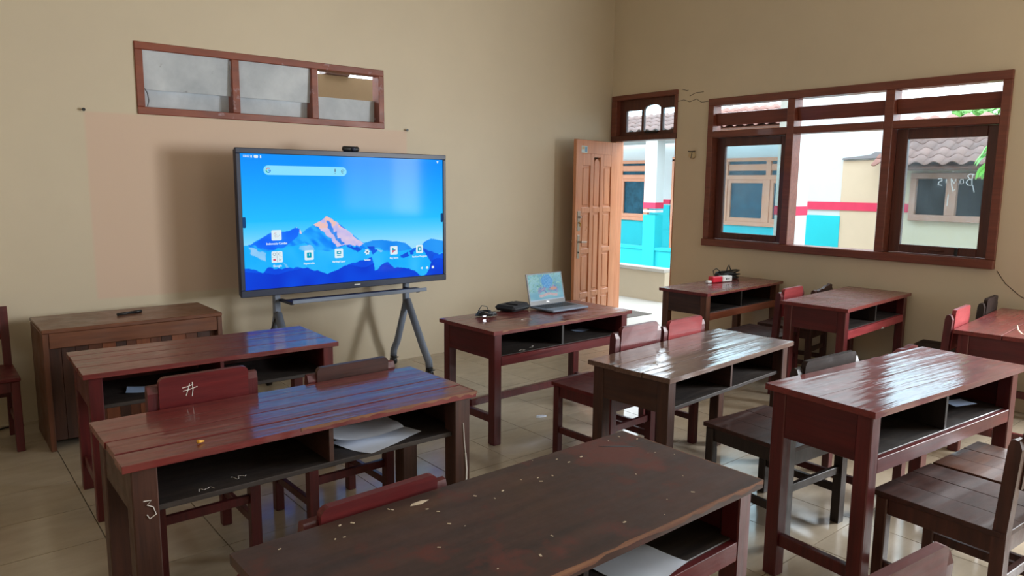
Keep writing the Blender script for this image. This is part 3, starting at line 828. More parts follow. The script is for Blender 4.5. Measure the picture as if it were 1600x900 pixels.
front = [uvp(p) for p in ((40, 430), (130, 440), (200, 470), (240, 430), (330, 440), (440, 430), (540, 430), (620, 455), (690, 475), (770, 440), (850, 405), (950, 370), (1025, 350), (1045, 400), (1020 + 30, 450), (1070, 440), (1100, 400), (1150, 385), (1200, 430), (1280, 430), (1350, 445), (1400, 490), (1440, 480), (1460, 440), (1500, 330), (1570, 320))]
pink = [uvp(p) for p in ((590, 102), (640, 72), (690, 33), (760, 82), (850, 150), (930, 215), (968, 242), (930, 268), (860, 255), (800, 262), (770, 268), (720, 225), (660, 160), (625, 120))]
groove = [uvp(p) for p in ((680, 70), (700, 66), (720, 120), (760, 170), (800, 230), (820, 250), (795, 258), (750, 200), (705, 140), (690, 105))]
leftm = [uvp(p) for p in ((110, 256), (190, 205), (260, 165), (330, 160), (400, 150), (450, 122), (480, 138), (470, 190), (420, 230), (360, 280), (280, 298), (200, 290))]
capr = [uvp(p) for p in ((455, 122), (480, 135), (505, 165), (490, 170), (470, 140))]
mound = [uvp(p) for p in ((965, 242), (1040, 220), (1110, 218), (1220, 228), (1280, 240), (1335, 286), (1280, 300), (1150, 300), (1020, 290))]
mound2 = [uvp(p) for p in ((1400, 268), (1475, 208), (1520, 215), (1570, 225), (1570, 315), (1480, 318))]
spurs = [[uvp(p) for p in q] for q in (((1225, 350), (1290, 310), (1370, 275), (1360, 320), (1270, 355)), ((985, 270), (1040, 262), (1075, 300), (1040, 330), (1010, 290)), ((810, 255), (870, 260), (950, 290), (930, 305), (860, 280)), ((1400, 275), (1470, 300), (1560, 330), (1560, 400), (1480, 380)))]
whites = [[uvp(p) for p in q] for q in (((95, 275), (160, 295), (220, 320), (230, 380), (180, 370), (110, 310)), ((480, 262), (560, 255), (600, 300), (540, 310), (470, 290)), ((130, 455), (190, 470), (240, 490), (200, 492)), ((340, 385), (380, 400), (420, 440), (390, 430)), ((1060, 285), (1120, 300), (1100, 312)))]
def inside(poly, U, V):
    r_ = np.zeros(U.shape, bool); n_ = len(poly); j = n_ - 1
    for i in range(n_):
        xi, yi = poly[i]; xj, yj = poly[j]
        if yi != yj:
            cnd = ((yi > V) != (yj > V)) & (U < (xj - xi) * (V - yi) / (yj - yi) + xi)
            r_ ^= cnd
        j = i
    return r_
def vnoise(U, V, s, seed):
    rg = np.random.RandomState(seed); g = rg.rand(64, 64)
    a, b_ = U * s, V * s
    i, j = np.floor(a).astype(int), np.floor(b_).astype(int); fx, fy = a - i, b_ - j
    fx = fx * fx * (3 - 2 * fx); fy = fy * fy * (3 - 2 * fy)
    G = lambda p, q: g[p % 64, q % 64]
    return (G(i, j) * (1 - fx) + G(i + 1, j) * fx) * (1 - fy) + (G(i, j + 1) * (1 - fx) + G(i + 1, j + 1) * fx) * fy
def lerp(a, b_, t): return np.asarray(a) * (1 - t[..., None]) + np.asarray(b_) * t[..., None]
def wallpaper():
    U, V = np.meshgrid(np.linspace(0, 1, GX), np.linspace(0, 1, GY))
    n1 = vnoise(U * 1.8, V, 14, 1); n2 = vnoise(U * 1.8, V, 34, 2); n3 = vnoise(U * 1.8, V, 8, 3)
    jit = (n2 - .5) * .012; Uj, Vj = U + (n1 - .5) * .010 + jit, V + (n2 - .5) * .012
    sky = lerp((150, 222, 255), (30, 190, 255), np.clip((V - .30) / .22, 0, 1))
    t2 = np.clip((V - .5) / .45, 0, 1)
    sky = np.where((V > .5)[..., None], lerp((30, 190, 255), (0, 146, 255), t2), sky)
    C = sky.copy()
    m_far = V < poly_h(far, U)
    ridge = np.clip(.5 + (vnoise(U * 2.2 + V * 1.2, V * .8 - U * .4, 22, 5) - .5) * 1.6, 0, 1)
    C[m_far] = lerp((0, 128, 250), (40, 176, 255), ridge)[m_far]
    q = m_far & inside(leftm, Uj, Vj); C[q] = lerp((6, 96, 248), (20, 128, 255), n1)[q]
    q = m_far & (inside(mound, Uj, Vj) | inside(mound2, Uj, Vj)); C[q] = lerp((10, 132, 242), (40, 156, 250), n3)[q]
    q = m_far & inside(pink, Uj, Vj); C[q] = lerp((176, 176, 240), (232, 206, 226), np.clip(n1 * .6 + n2 * .6, 0, 1))[q]
    q = m_far & inside(capr, Uj, Vj); C[q] = (228, 205, 220)
    pk = uvp((690, 32)); q = m_far & inside(pink, Uj, Vj) & (V > pk[1] - .10) & (n2 > .5); C[q] = (236, 194, 190)
    q = m_far & inside(groove, Uj, Vj); C[q] = lerp((40, 120, 235), (70, 150, 245), n2)[q]
    m_mid = V < poly_h(mid, U) + (n2 - .5) * .02
    C[m_mid] = lerp((0, 168, 255), (54, 190, 255), np.clip(n3 * .7 + n1 * .4, 0, 1))[m_mid]
    for w_ in whites:
        q = inside(w_, Uj, Vj); C[q] = lerp((90, 190, 250), (150, 205, 248), n1)[q]
    for s_ in spurs:
        q = inside(s_, Uj, Vj) & (n2 > .3); C[q] = lerp((6, 70, 215), (10, 100, 235), n1)[q]
    hf = poly_h(front, U) + (n2 - .5) * .016
    m_f = V < hf
    C[m_f] = lerp((0, 70, 224), (0, 96, 240), n3)[m_f]
    q = V < np.minimum(hf, .10 + .05 * n3); C[q] = lerp((0, 52, 206), (0, 74, 226), n3)[q]
    return C
def picture_mesh(name, C, x0, x1, z0, z1, y, parent, strength=1.0):
    gy, gx = C.shape[:2]
    X, Z = np.meshgrid(np.linspace(x0, x1, gx), np.linspace(z0, z1, gy))
    co = np.stack([X, np.full_like(X, y), Z], -1).reshape(-1, 3)
    idx = np.arange(gx * gy).reshape(gy, gx)
    fc = np.stack([idx[:-1, :-1], idx[:-1, 1:], idx[1:, 1:], idx[1:, :-1]], -1).reshape(-1, 4)
    me = bpy.data.meshes.new(name); me.from_pydata(co.tolist(), [], fc.tolist())
    at = me.color_attributes.new('picture', 'FLOAT_COLOR', 'POINT')
    c_ = np.clip(C.reshape(-1, 3) / 255., 0, 1); l_ = np.where(c_ <= .04045, c_ / 12.92, ((c_ + .055) / 1.055) ** 2.4)
    at.data.foreach_set('color', np.concatenate([l_, np.ones((len(l_), 1))], 1).astype(np.float32).ravel())
    m = bpy.data.materials.new(name); m.use_nodes = True; nt = m.node_tree
    b = nt.nodes['Principled BSDF']; b.inputs['Base Color'].default_value = (.01, .01, .012, 1); b.inputs['Roughness'].default_value = .09; b.inputs['Specular IOR Level'].default_value = .03
    a = N(nt, 'ShaderNodeAttribute', attribute_name='picture')
    nt.links.new(a.outputs['Color'], b.inputs['Emission Color']); b.inputs['Emission Strength'].default_value = strength
    return link(name, me, m, parent)
scr = picture_mesh('screen_picture', wallpaper(), SX0, SX1, SZ0, SZ1, -.0245, dp)
# icons, one flat piece each
E_WHITE = emis('screen_white', (222, 240, 248)); E_PALE = emis('screen_pale_cyan', (140, 226, 255)); E_TEAL = emis('screen_teal', (0, 160, 190))
E_GREY = emis('screen_grey', (90, 120, 150)); E_RED = emis('screen_red', (214, 90, 120)); E_GREEN = emis('screen_green', (20, 150, 110)); E_BLUE = emis('screen_blue', (40, 100, 220)); E_YEL = emis('screen_yellow', (230, 190, 70))
def suv(px, py):
    d_ = fw + rt2 * ((px - 800) / F_PX) + up2 * ((450 - py) / F_PX)
    P = CAM + d_ * ((-.44 - CAM.y) / d_.y); return P.x + 3.342, P.z
YS = -.0255
def rrect(name, cx, cz, w, h, r, mat, parent, y=YS, n=6):
    pts = []
    for (sx, sz, a0) in ((1, 1, 0), (-1, 1, PI / 2), (-1, -1, PI), (1, -1, 1.5 * PI)):
        for k in range(n + 1):
            a = a0 + PI / 2 * k / n
            pts.append((cx + sx * (w / 2 - r) + r * math.cos(a), y, cz + sz * (h / 2 - r) + r * math.sin(a)))
    return MB().ngon(pts).build(name, mat, parent)
def disc(name, cx, cz, r, mat, parent, y, n=16, hole=0, a0=0, a1=2 * PI):
    b = MB()
    if hole <= 0:
        b.ngon([(cx + r * math.cos(2 * PI * k / n), y, cz + r * math.sin(2 * PI * k / n)) for k in range(n)])
    else:
        prev = None
        for k in range(n + 1):
            a = a0 + (a1 - a0) * k / n
            p = b.bm.verts.new((cx + r * math.cos(a), y, cz + r * math.sin(a))); q = b.bm.verts.new((cx + hole * math.cos(a), y, cz + hole * math.sin(a)))
            if prev: b.bm.faces.new((prev[0], p, q, prev[1]))
            prev = (p, q)
    return b.build(name, mat, parent)
def stext(s, px, py, size, mat=None, sx=1.0):
    x, z = suv(px, py); return text('screen_text', s, size, mat or E_WHITE, scr, (x, -.0262, z), (PI / 2, 0, 0), sx=sx, thick=.0006)
# search bar
xa_, z_ = suv(411.5, 266); xb_, _ = suv(541.5, 268); z2 = suv(476, 267)[1]
sb = rrect('search_bar', (xa_ + xb_) / 2, z2, xb_ - xa_, .066, .033, E_PALE, scr)
gx, gz = suv(419, 266)
for a0, a1, mt in ((-.1, -PI / 2, E_BLUE), (-PI / 2, -PI, E_GREEN), (PI, .8 * PI, E_YEL), (.8 * PI, .25 * PI, E_RED)):
    disc('logo_arc', gx, gz, .018, mt, sb, -.0262, 8, .012, a0, a1)
MB().ngon([(gx, -.0262, gz - .003), (gx + .018, -.0262, gz - .003), (gx + .018, -.0262, gz + .003), (gx, -.0262, gz + .003)]).build('logo_bar', E_BLUE, sb)
mx, mz = suv(523.5, 267.5); rrect('microphone', mx, mz + .005, .009, .024, .0045, E_GREY, sb, -.0262); rrect('microphone_stem', mx, mz - .016, .003, .010, .001, E_GREY, sb, -.0262)
lx, lz = suv(535.5, 268); disc('camera_ring', lx, lz, .014, E_GREY, sb, -.0262, 14, .010, .3, PI * 1.6); disc('camera_dot', lx, lz, .004, E_GREY, sb, -.0262, 8)
# app icons
def icon(px, py, s, label, lpx, lpy, lsize=.022, bgm=E_WHITE):
    x, z = suv(px, py); ic = rrect('app_icon', x, z, s, s, s * .12, bgm, scr)
    stext(label, lpx, lpy, lsize)
    return ic, x, z
ic, x, z = icon(432, 367.5, .074, 'Indonesia Cerdas', 432.5, 380.5)
for k in range(5): disc('emblem_stroke', x - .012 + .006 * k, z + .006 * math.sin(k * 2.1), .013, (E_GREY, E_RED)[k % 2], ic, -.0262, 10, .0115, k, k + 2.4)
ic, x, z = icon(433, 401.5, .082, 'Google', 433.5, 415.5, .022)
rrect('divider', x, z, .002, .074, .0005, E_GREY, ic, -.0261); rrect('divider', x, z, .074, .002, .0005, E_GREY, ic, -.0261)
disc('mini_icon', x - .02, z + .02, .011, E_GREY, ic, -.0262, 10, .008); disc('mini_icon', x + .02, z + .02, .011, E_GREY, ic, -.0262, 10, .008, .6, 5.6)
rrect('mini_icon', x - .02, z - .02, .020, .014, .004, E_RED, ic, -.0262); disc('mini_icon', x + .02, z - .02, .011, E_GREY, ic, -.0262, 3, .007)
ic, x, z = icon(483, 398.7, .072, 'Papan tulis', 483, 411.5, .020); rrect('glyph', x, z, .036, .040, .006, E_TEAL, ic, -.0262); rrect('glyph_mark', x + .002, z + .003, .004, .016, .001, E_WHITE, ic, -.0264)
ic, x, z = icon(529.6, 395.8, .070, 'Berbagi Layar', 529.7, 408.5, .020); rrect('glyph', x, z + .006, .036, .024, .004, E_TEAL, ic, -.0262); rrect('glyph', x, z - .016, .034, .006, .002, E_TEAL, ic, -.0262); rrect('glyph_mark', x + .002, z + .006, .018, .010, .004, E_WHITE, ic, -.0264)
x, z = suv(573.7, 393.5)
gp = []
for k in range(24):
    r_ = .024 if (k // 2) % 2 == 0 else .017
    if k % 4 >= 2: r_ = .017
    a = 2 * PI * k / 24; gp.append((x + r_ * math.cos(a), YS, z + r_ * math.sin(a)))
gear = MB().ngon(gp).build('gear_icon', E_WHITE, scr); disc('gear_hole', x, z, .008, E_GREY, gear, -.0262, 12)
stext('Setelan', 574, 406, .019)
ic, x, z = icon(615.4, 391, .068, 'Play Store', 615.5, 403, .019)
MB().ngon([(x - .016, -.0262, z + .022), (x + .018, -.0262, z), (x - .016, -.0262, z)]).build('glyph', E_TEAL, ic); MB().ngon([(x - .016, -.0262, z), (x + .018, -.0262, z), (x - .016, -.0262, z - .022)]).build('glyph', E_RED, ic)
ic, x, z = icon(655.5, 389, .066, 'Panduan Pengguna', 655.5, 400.5, .019); rrect('glyph', x, z, .036, .040, .008, E_TEAL, ic, -.0262); rrect('glyph_mark', x, z, .014, .022, .002, E_WHITE, ic, -.0264)
stext('10.02', 384.5, 244, .022)
x, z = suv(392.5, 244.3); rrect('status_icon', x, z, .010, .018, .003, E_WHITE, scr); x, z = suv(399.8, 244.5); rrect('status_icon', x, z, .030, .020, .006, E_WHITE, scr); x, z = suv(407, 244.8); rrect('status_icon', x, z, .009, .018, .002, E_WHITE, scr)
x, z = suv(683.5, 253.5); MB().ngon([(x - .010, YS, z + .008), (x + .010, YS, z + .008), (x, YS, z - .012)]).build('status_icon', E_WHITE, scr)
x, z = suv(658.5, 418.8); MB().ngon([(x - .010, YS, z), (x + .010, YS, z + .011), (x + .010, YS, z - .011)]).build('navigation_icon', E_WHITE, scr)
x, z = suv(667.4, 418.2); disc('navigation_icon', x, z, .011, E_WHITE, scr, YS); x, z = suv(676.3, 417.2); rrect('navigation_icon', x, z, .021, .021, .003, E_WHITE, scr)
E_TAB = emis('screen_dark_tab', (30, 70, 120))
for px, py, s_ in ((381, 348, 1), (691, 340, -1)):
    x, z = suv(px, py); rrect('side_tab', (SX0 + .012) if s_ > 0 else (SX1 - .010), z, .022, .075, .008, E_TAB, scr)

wc = thing('webcam', (-3.338, -.425, 1.797), 'small black webcam clipped on top of the big screen', 'webcam')
MB().tube([(-.066, -.012, .020), (-.056, -.012, .020), (.056, -.012, .020), (.066, -.012, .020)], [.014, .021, .021, .014], 14).build('body', BLACKP, wc, True)
MB().tube([(.012, -.028, .020), (.012, -.042, .020)], .017, 14).build('lens', plain('lens_glass', (34, 40, 60), .15), wc, True)
MB().box((0, .012, .003), (.05, .04, .006), .002).build('clip', BLACKP, wc)

# ------------------------------------------------------------------ things on the desks
lp = thing('laptop', (-2.515, -1.895, .711), 'open grey laptop with a colourful cartoon-like wallpaper on the reddish desk', 'laptop', math.radians(1))
lp['label'] = 'open grey laptop with a blue wallpaper, on the reddish desk'
MB().box((0, 0, .011), (.345, .235, .014), .005).build('base', GREYMETAL, lp)
MB().box((0, .03, .0184), (.30, .115, .001)).build('keyboard', BLACKP, lp)
kb = MB()
for i in range(13):
    for j in range(5): kb.box((-.138 + i * .023, -.014 + j * .022, .0194), (.018, .017, .0016))
o = kb.build('keys', plain('key_black', (34, 36, 42), .5), lp); o['kind'] = 'stuff'
MB().box((0, -.07, .0185), (.11, .065, .0008)).build('touchpad', GREYMETAL, lp)
lid = empty('lid', (0, .115, .016)); lid.parent = lp; lid.rotation_euler = (math.radians(-13), 0, 0)
MB().box((0, .004, .112), (.345, .007, .224), .003).build('lid_shell', GREYMETAL, lid)
MB().box((0, -.0006, .112), (.34, .0015, .220)).build('lid_bezel', BLACKP, lid)
def laptop_picture():
    gx_, gy_ = 150, 92
    U, V = np.meshgrid(np.linspace(0, 1, gx_), np.linspace(0, 1, gy_))
    n1 = vnoise(U * 1.6, V, 16, 11); n2 = vnoise(U * 1.6, V, 30, 12); n3 = vnoise(U, V, 5, 13)
    C = lerp((92, 150, 176), (150, 196, 200), n3)
    q = (n2 > .62) & (V > .35); C[q] = lerp((70, 130, 120), (170, 210, 190), n1)[q]
    q = ((U - .55) / .17) ** 2 + ((V - .70) / .26) ** 2 < 1 + (n1 - .5) * .5; C[q] = lerp((60, 130, 200), (110, 170, 220), n2)[q]
    q = (np.abs(V - .40 - .05 * np.sin(U * 20)) < .11) & (U > .25) & (U < .85) & (n1 > .45); C[q] = lerp((70, 110, 170), (190, 150, 170), n2)[q]
    q = (np.abs(V - .20 - .03 * np.sin(U * 14)) < .05) & (U > .28) & (U < .82); C[q] = lerp((200, 150, 150), (214, 190, 190), n2)[q]
    q = ((U - .72) / .10) ** 2 + ((V - .42) / .06) ** 2 < 1; C[q] = (206, 140, 120)
    q = V < .04; C[q] = (176, 190, 206)
    return C * .72 + np.array((128, 158, 172)) * .28
lsc = picture_mesh('laptop_display', laptop_picture(), -.160, .160, .030, .216, -.0018, lid)
text('maker_mark', 'DELL', .012, SILVER, lid, (0, -.002, .018), (PI / 2, 0, 0))

pc = thing('zip_pouch', (-2.81, -1.74, .7105), 'flat black pouch beside the laptop', 'pouch', math.radians(15))
bm_ = MB(); bm_.box((0, 0, .022), (.21, .17, .040), .018); bm_.build('pouch_body', BLACKF, pc)
MB().box((.02, -.02, .0455), (.12, .10, .008), .003).build('pouch_flap', BLACKF, pc)
MB().tube([(-.105, -.06, .022), (-.09, -.087, .022), (.09, -.087, .022), (.107, -.05, .022)], .003, 6).build('zip', BLACKP, pc)
cb = thing('coiled_cable', (-3.105, -1.825, .711), 'small tangle of black cable with plugs left of the laptop', 'cable')
rr = random.Random(9)
loop = []
for k in range(70):
    a = k * .62; r_ = .045 + .018 * math.sin(k * .9)
    loop.append((r_ * math.cos(a) * 1.2, r_ * math.sin(a), .006 + .016 * (1 + math.sin(k * .37)) / 1 * .7))
MB().tube(loop, .0032, 6).build('cable_loops', BLACKP, cb, True)
MB().tube([(-.06, -.01, .01), (-.055, .01, .04), (-.02, .02, .068), (.02, .02, .06), (.03, .01, .03)], .003, 6).build('raised_loop', BLACKP, cb, True)
MB().box((.035, -.02, .018), (.05, .026, .022), .004).build('plug', BLACKP, cb)
MB().box((-.045, -.035, .010), (.03, .016, .012), .003).build('plug_tip', SILVER, cb)

ps = thing('power_strip', (-.59, -1.85, .7415), 'red and white power strip box on the desk by the door', 'power strip', math.radians(-8))
MB().box((-.035, 0, .026), (.12, .06, .050), .006).build('red_half', REDP, ps)
MB().box((.085, 0, .026), (.12, .06, .050), .006).build('white_half', WHITEP, ps)
for k in (0, 1): MB().tube([(.072 + .028 * k, -.0295, .026), (.072 + .028 * k, -.0315, .026)], .007, 10).build('socket_hole', BLACKP, ps)
MB().box((-.12, -.005, .010), (.05, .03, .018), .004).build('plug_tab', WHITEP, ps)
cp = thing('cable_pile', (-.31, -1.75, .7415), 'heap of black cable behind the power strip', 'cable')
lp_ = []
for k in range(110):
    a = k * .55; r_ = .07 + .03 * math.sin(k * .7 + 1)
    lp_.append((r_ * math.cos(a) * 1.6, r_ * math.sin(a) * .75, .008 + .030 * (1 + math.sin(k * .31)) * (.6 + .4 * math.sin(k * .11) ** 2)))
MB().tube(lp_, .0065, 6).build('cable_loops', BLACKP, cp, True)
MB().tube([(-.02, 0, .05), (.0, 0, .10), (.02, 0, .118), (.05, 0, .075), (.09, 0, .04)], .005, 6).build('raised_loop', BLACKP, cp, True)
MB().tube([(-.20, 0, .045), (-.23, -.01, .085), (-.20, -.02, .105), (-.15, -.02, .08), (-.10, 0, .05)], .004, 6).build('raised_loop', BLACKP, cp, True)
MB().box((.02, 0, .03), (.16, .07, .05), .012).build('adapter', BLACKP, cp)

def sheet(loc, rz, w, h, label, mat=None, seed=0, amp=.008, name='paper_sheet'):
    rg = random.Random(seed); n = 10
    b = MB(); g = [[None] * (n + 1) for _ in range(n + 1)]
    p1, p2 = rg.uniform(0, 6), rg.uniform(0, 6)
    for i in range(n + 1):
        for j in range(n + 1):
            u, v_ = i / n - .5, j / n - .5
            z = amp * (1 + .5 * math.sin(5 * u + p1) + .5 * math.cos(6 * v_ + p2 + 3 * u)) * (.3 + 2.2 * abs(u) * abs(v_) + abs(u) * .8)
            g[i][j] = b.bm.verts.new((u * w, v_ * h, z))
    for i in range(n):
        for j in range(n): b.bm.faces.new((g[i][j], g[i + 1][j], g[i + 1][j + 1], g[i][j + 1]))
    o = b.build(name, mat or PAPER, None, True); o.location = loc; o.rotation_euler = (0, 0, math.radians(rz))
    return tag(o, label, 'paper')
zC = .73 - .0275 - .155 + .019
sheet((-4.60, -3.07, zC), 20, .30, .21, 'lower creased white sheet on the right shelf of the red plank desk', seed=1, amp=.006)
sheet((-4.64, -3.02, zC + .03), -6, .27, .21, 'upper crumpled white sheet on the right shelf of the red plank desk', seed=2, amp=.012)
sheet((-4.575, -4.40, .76 - .0275 - .155 + .019), 8, .20, .16, 'pale sheet on the shelf of the worn dark foreground desk', seed=3, amp=.003)
sheet((-2.46, -4.40, .795 - .0275 - .155 + .019), -20, .12, .08, 'small blue paper on the shelf of the tall glossy red desk', BLUEPAPER, 4, .002)
sheet((-2.36, -1.95, .71 - .0275 - .155 + .019), 15, .12, .09, 'small pale blue paper inside the laptop desk', BLUEPAPER, 5, .002)
sheet((-5.13, -1.70, .71 - .0275 - .155 + .019), -15, .16, .12, 'blue paper inside the desk before the cabinet', BLUEPAPER, 6, .003)
pz = MB().prism([(-.035, -.008), (-.01, -.012), (.02, -.006), (.04, .004), (.015, .014), (-.02, .012)], .012, Matrix.Translation((0, 0, 0))).build('floor_litter', PAPER)
pz.location = (-2.761, -1.992, .0008); pz.rotation_euler = (0, 0, -.5); tag(pz, 'scrap of white litter on the tiled floor below the laptop desk', 'litter')
yp = thing('yellow_pawn', (-5.29, -3.165, .7295), 'tiny yellow peg lying on the red plank desk', 'peg', .2)
MB().tube([(-.010, 0, .007), (-.002, 0, .006), (.012, 0, .004)], [.007, .005, .002], 8).build('peg_body', plain('yellow_plastic', (222, 160, 50), .5), yp, True)

fc = MB().tube([(-6.05, -.16, .006), (-5.85, -.10, .006), (-5.68, -.13, .006), (-5.60, -.07, .006), (-5.50, -.09, .006)], .005, 6).build('floor_cable', BLACKP, None, True)
tag(fc, 'thin black cable on the floor by the left edge chair', 'cable')

# ------------------------------------------------------------------ outside
OUT_WHITE = plain('outside_white_wall', (186, 194, 196), .85, var=.03, vscale=2)
OUT_CYAN = plain('outside_cyan_paint', (14, 172, 184), .8, var=.03, vscale=2)
OUT_RED = plain('outside_red_stripe', (190, 44, 78), .8, var=.06)
OUT_CREAM = plain('outside_cream_wall', (184, 168, 146), .85, var=.04, vscale=2)
OUT_GLASS = plain('outside_dark_window', (30, 74, 92), .5, spec=.1, var=.35, vscale=7)
CONC = plain('pale_concrete', (172, 166, 158), .85, var=.05, vscale=3)
RTILE = plain('roof_clay_tile', (140, 104, 96), .75, var=.25, vscale=4)

g = MB(); g.box((9, -1, -.62), (18, 40, .1)); struct(g.build('ground', CONC))
vf = MB(); vf.box((1.02, -3.5, -.10), (1.76, 16, .19)); struct(vf.build('veranda_floor', CONC))
pw_ = thing('veranda_parapet', (1.82, 0, 0), 'low cream parapet along the veranda outside the door', 'wall')
MB().box((.06, 6.27, .19), (.14, 11.26, .42), .005).build('parapet_body', OUT_CREAM, pw_)
MB().box((.06, 6.27, .425), (.18, 11.26, .05), .005).build('coping', CONC, pw_)

OPP = 7.4
ob = thing('opposite_building', (OPP, 0, 0), 'white and turquoise school block across the courtyard', 'building')
MB().box((.1, 5.2, 1.75), (.2, 11.6, 2.3)).build('upper_wall', OUT_WHITE, ob)
MB().box((.095, 5.2, .07), (.2, 11.6, 1.36)).build('lower_wall', OUT_CYAN, ob)
def owin(y0, y1, z0, z1, bays_, ztr):
    w_ = empty('window'); w_.parent = ob
    def p(nm, a, b_, c_, e, x_=-.03, t=.08, mat=OUTW): MB().box((x_, (a + b_) / 2, (c_ + e) / 2), (t, b_ - a, e - c_), .004).build(nm, mat, w_)
    p('frame', y0, y1, z1 - .07, z1); p('frame', y0, y1, z0, z0 + .08); p('frame', y0, y0 + .07, z0 + .08, z1 - .07); p('frame', y1 - .07, y1, z0 + .08, z1 - .07)
    n_ = bays_; bw = (y1 - y0) / n_
    for k in range(1, n_): p('mullion', y0 + bw * k - .05, y0 + bw * k + .05, z0 + .08, z1 - .07, -.028)
    p('transom', y0, y1, ztr - .04, ztr + .05, -.035)
    p('slat', y0 + .07, y1 - .07, (ztr + z1) / 2 - .06, (ztr + z1) / 2 + .07, -.02, .05)
    for k in range(n_):
        a, b_ = y0 + bw * k + (.07 if k == 0 else .05), y0 + bw * (k + 1) - (.07 if k == n_ - 1 else .05)
        p('pane', a, b_, z0 + .08, z1 - .07, -.005, .01, OUT_GLASS)
        for nm, q0, q1, r0, r1 in (('sash_frame', a, a + .07, z0 + .08, ztr - .04), ('sash_frame', b_ - .07, b_, z0 + .08, ztr - .04), ('sash_frame', a + .07, b_ - .07, ztr - .11, ztr - .04), ('sash_frame', a + .07, b_ - .07, z0 + .08, z0 + .16)):
            p(nm, q0, q1, r0, r1, -.025, .05)
owin(1.55, 3.56, .76, 2.14, 2, 1.74)
owin(5.62, 7.4, .74, 2.14, 2, 1.76)
dr = empty('doorway'); dr.parent = ob
MB().box((-.03, 4.9, 1.0), (.08, .10, 2.3), .004).build('door_jamb', OUTW, dr); MB().box((-.03, 4.35, 2.15), (.08, 1.2, .1), .004).build('door_head', OUTW, dr)
MB().box((-.01, 4.35, .8), (.03, 1.0, 2.6), .004).build('door_leaf', OUTW, dr)
MB().box((-.012, 5.30, 1.20), (.02, .58, .10)).build('red_band', OUT_RED, ob)
MB().box((-.010, 5.30, .85), (.018, .58, .55)).build('turquoise_band', OUT_CYAN, ob)
px_ = -1.9
MB().box((px_, 6.2, -.13), (.16, 6.4, .84), .005).build('turquoise_parapet', OUT_CYAN, ob); MB().box((px_, 6.2, .315), (.22, 6.4, .06), .005).build('parapet_cap', OUT_CYAN, ob)
for yc in (3.93,):
    cl = MB().box((px_, yc, 1.87), (.24, .30, 1.36), .004).build('column', OUT_WHITE, ob)
    MB().box((px_, yc, .26), (.245, .305, 1.45), .004).build('column_base', OUT_CYAN, cl)
    MB().box((px_, yc, 1.17), (.25, .31, .12), .002).build('column_stripe', OUT_RED, cl)
    MB().box((px_, yc, 1.06), (.243, .303, .05), .002).build('column_gap', OUT_WHITE, cl)
MB().box((px_ - .12, 5.2, 2.49), (.04, 12.6, .12), .003).build('fascia', OUTW, ob)
MB().box((px_ / 2 - .1, 5.2, 2.52), (abs(px_) - .1, 12.0, .05)).build('veranda_ceiling', OUT_WHITE, ob)
# clay tiles
def tile_mesh():
    b = MB(); n = 8; L = .34; Wt = .215
    def prof(t): return .026 * math.sin(t * 2 * PI - .6) + .010
    A = []
    for end in (0, 1):
        row = []
        for k in range(n + 1):
            t = k / n
            row.append((b.bm.verts.new((end * L, (t - .5) * Wt, prof(t) + .012 - .012 * end)), b.bm.verts.new((end * L, (t - .5) * Wt, prof(t) - .004 - .006 * end))))
        A.append(row)
    for k in range(n):
        for s in (0, 1): b.bm.faces.new((A[0][k][s], A[0][k + 1][s], A[1][k + 1][s], A[1][k][s]))
        b.bm.faces.new((A[0][k][0], A[0][k + 1][0], A[0][k + 1][1], A[0][k][1]))
    return b.mesh('roof_tile', True)
rt_me = tile_mesh(); rt_me.materials.append(RTILE)
def roof(parent, x0, z0, y0, y1, rows, slope, st=.28):
    rf = MB().box((.5 * rows * st * math.cos(slope) + x0, (y0 + y1) / 2, z0 + .5 * rows * st * math.sin(slope) - .05), (rows * st + .02, y1 - y0, .03), 0, Matrix.Rotation(-slope, 4, 'Y')).build('roof', BRN_X, parent)
    k = 0
    for r_ in range(rows):
        y = y0
        while y < y1:
            o = bpy.data.objects.new('roof_tile', rt_me); COL.objects.link(o); o.parent = rf
            o.location = (x0 + r_ * st * math.cos(slope), y + .1, z0 + r_ * st * math.sin(slope) + .01)
            o.rotation_euler = (random.uniform(-.02, .02), -slope + .03, random.uniform(-.02, .02))
            y += .205
    return rf
roof(ob, px_ - .30, 2.60, .35, 8.6, 4, math.radians(21))

sb_ = thing('cream_side_building', (4.0, 0, 0), 'low cream building with clay tiled roof outside the right sash', 'building')
MB().box((.1, -.64, 1.35), (.2, 1.14, 3.9)).build('white_end_wall', OUT_WHITE, sb_)
MB().box((.09, -2.66, .65), (.2, 4.10, 2.55)).build('cream_wall', OUT_CREAM, sb_)
MB().box((-.012, -.345, .42), (.02, .55, 1.50)).build('turquoise_band', OUT_CYAN, sb_)
MB().box((-.016, -.80, 1.305), (.012, 1.46, .11)).build('red_band', OUT_RED, sb_)
lg = MB().prism([(-.61, 1.935), (-1.20, 1.955), (-1.20, 2.02), (-1.05, 2.03), (-1.0, 2.0), (-.9, 1.985), (-.62, 1.96)], .05, Matrix(((0, 0, 1, -.05), (1, 0, 0, 0), (0, 1, 0, 0), (0, 0, 0, 1)))).build('broken_ledge', plain('old_render', (120, 120, 124), .9), sb_)
sw = empty('window'); sw.parent = sb_
def p2(nm, a, b_, c_, e, x_=-.03, t=.08, mat=None): MB().box((x_, (a + b_) / 2, (c_ + e) / 2), (t, b_ - a, e - c_), .004).build(nm, mat or OUTB, sw)
OUTB = plain('dull_brown_frame', (152, 112, 96), .7, var=.08)
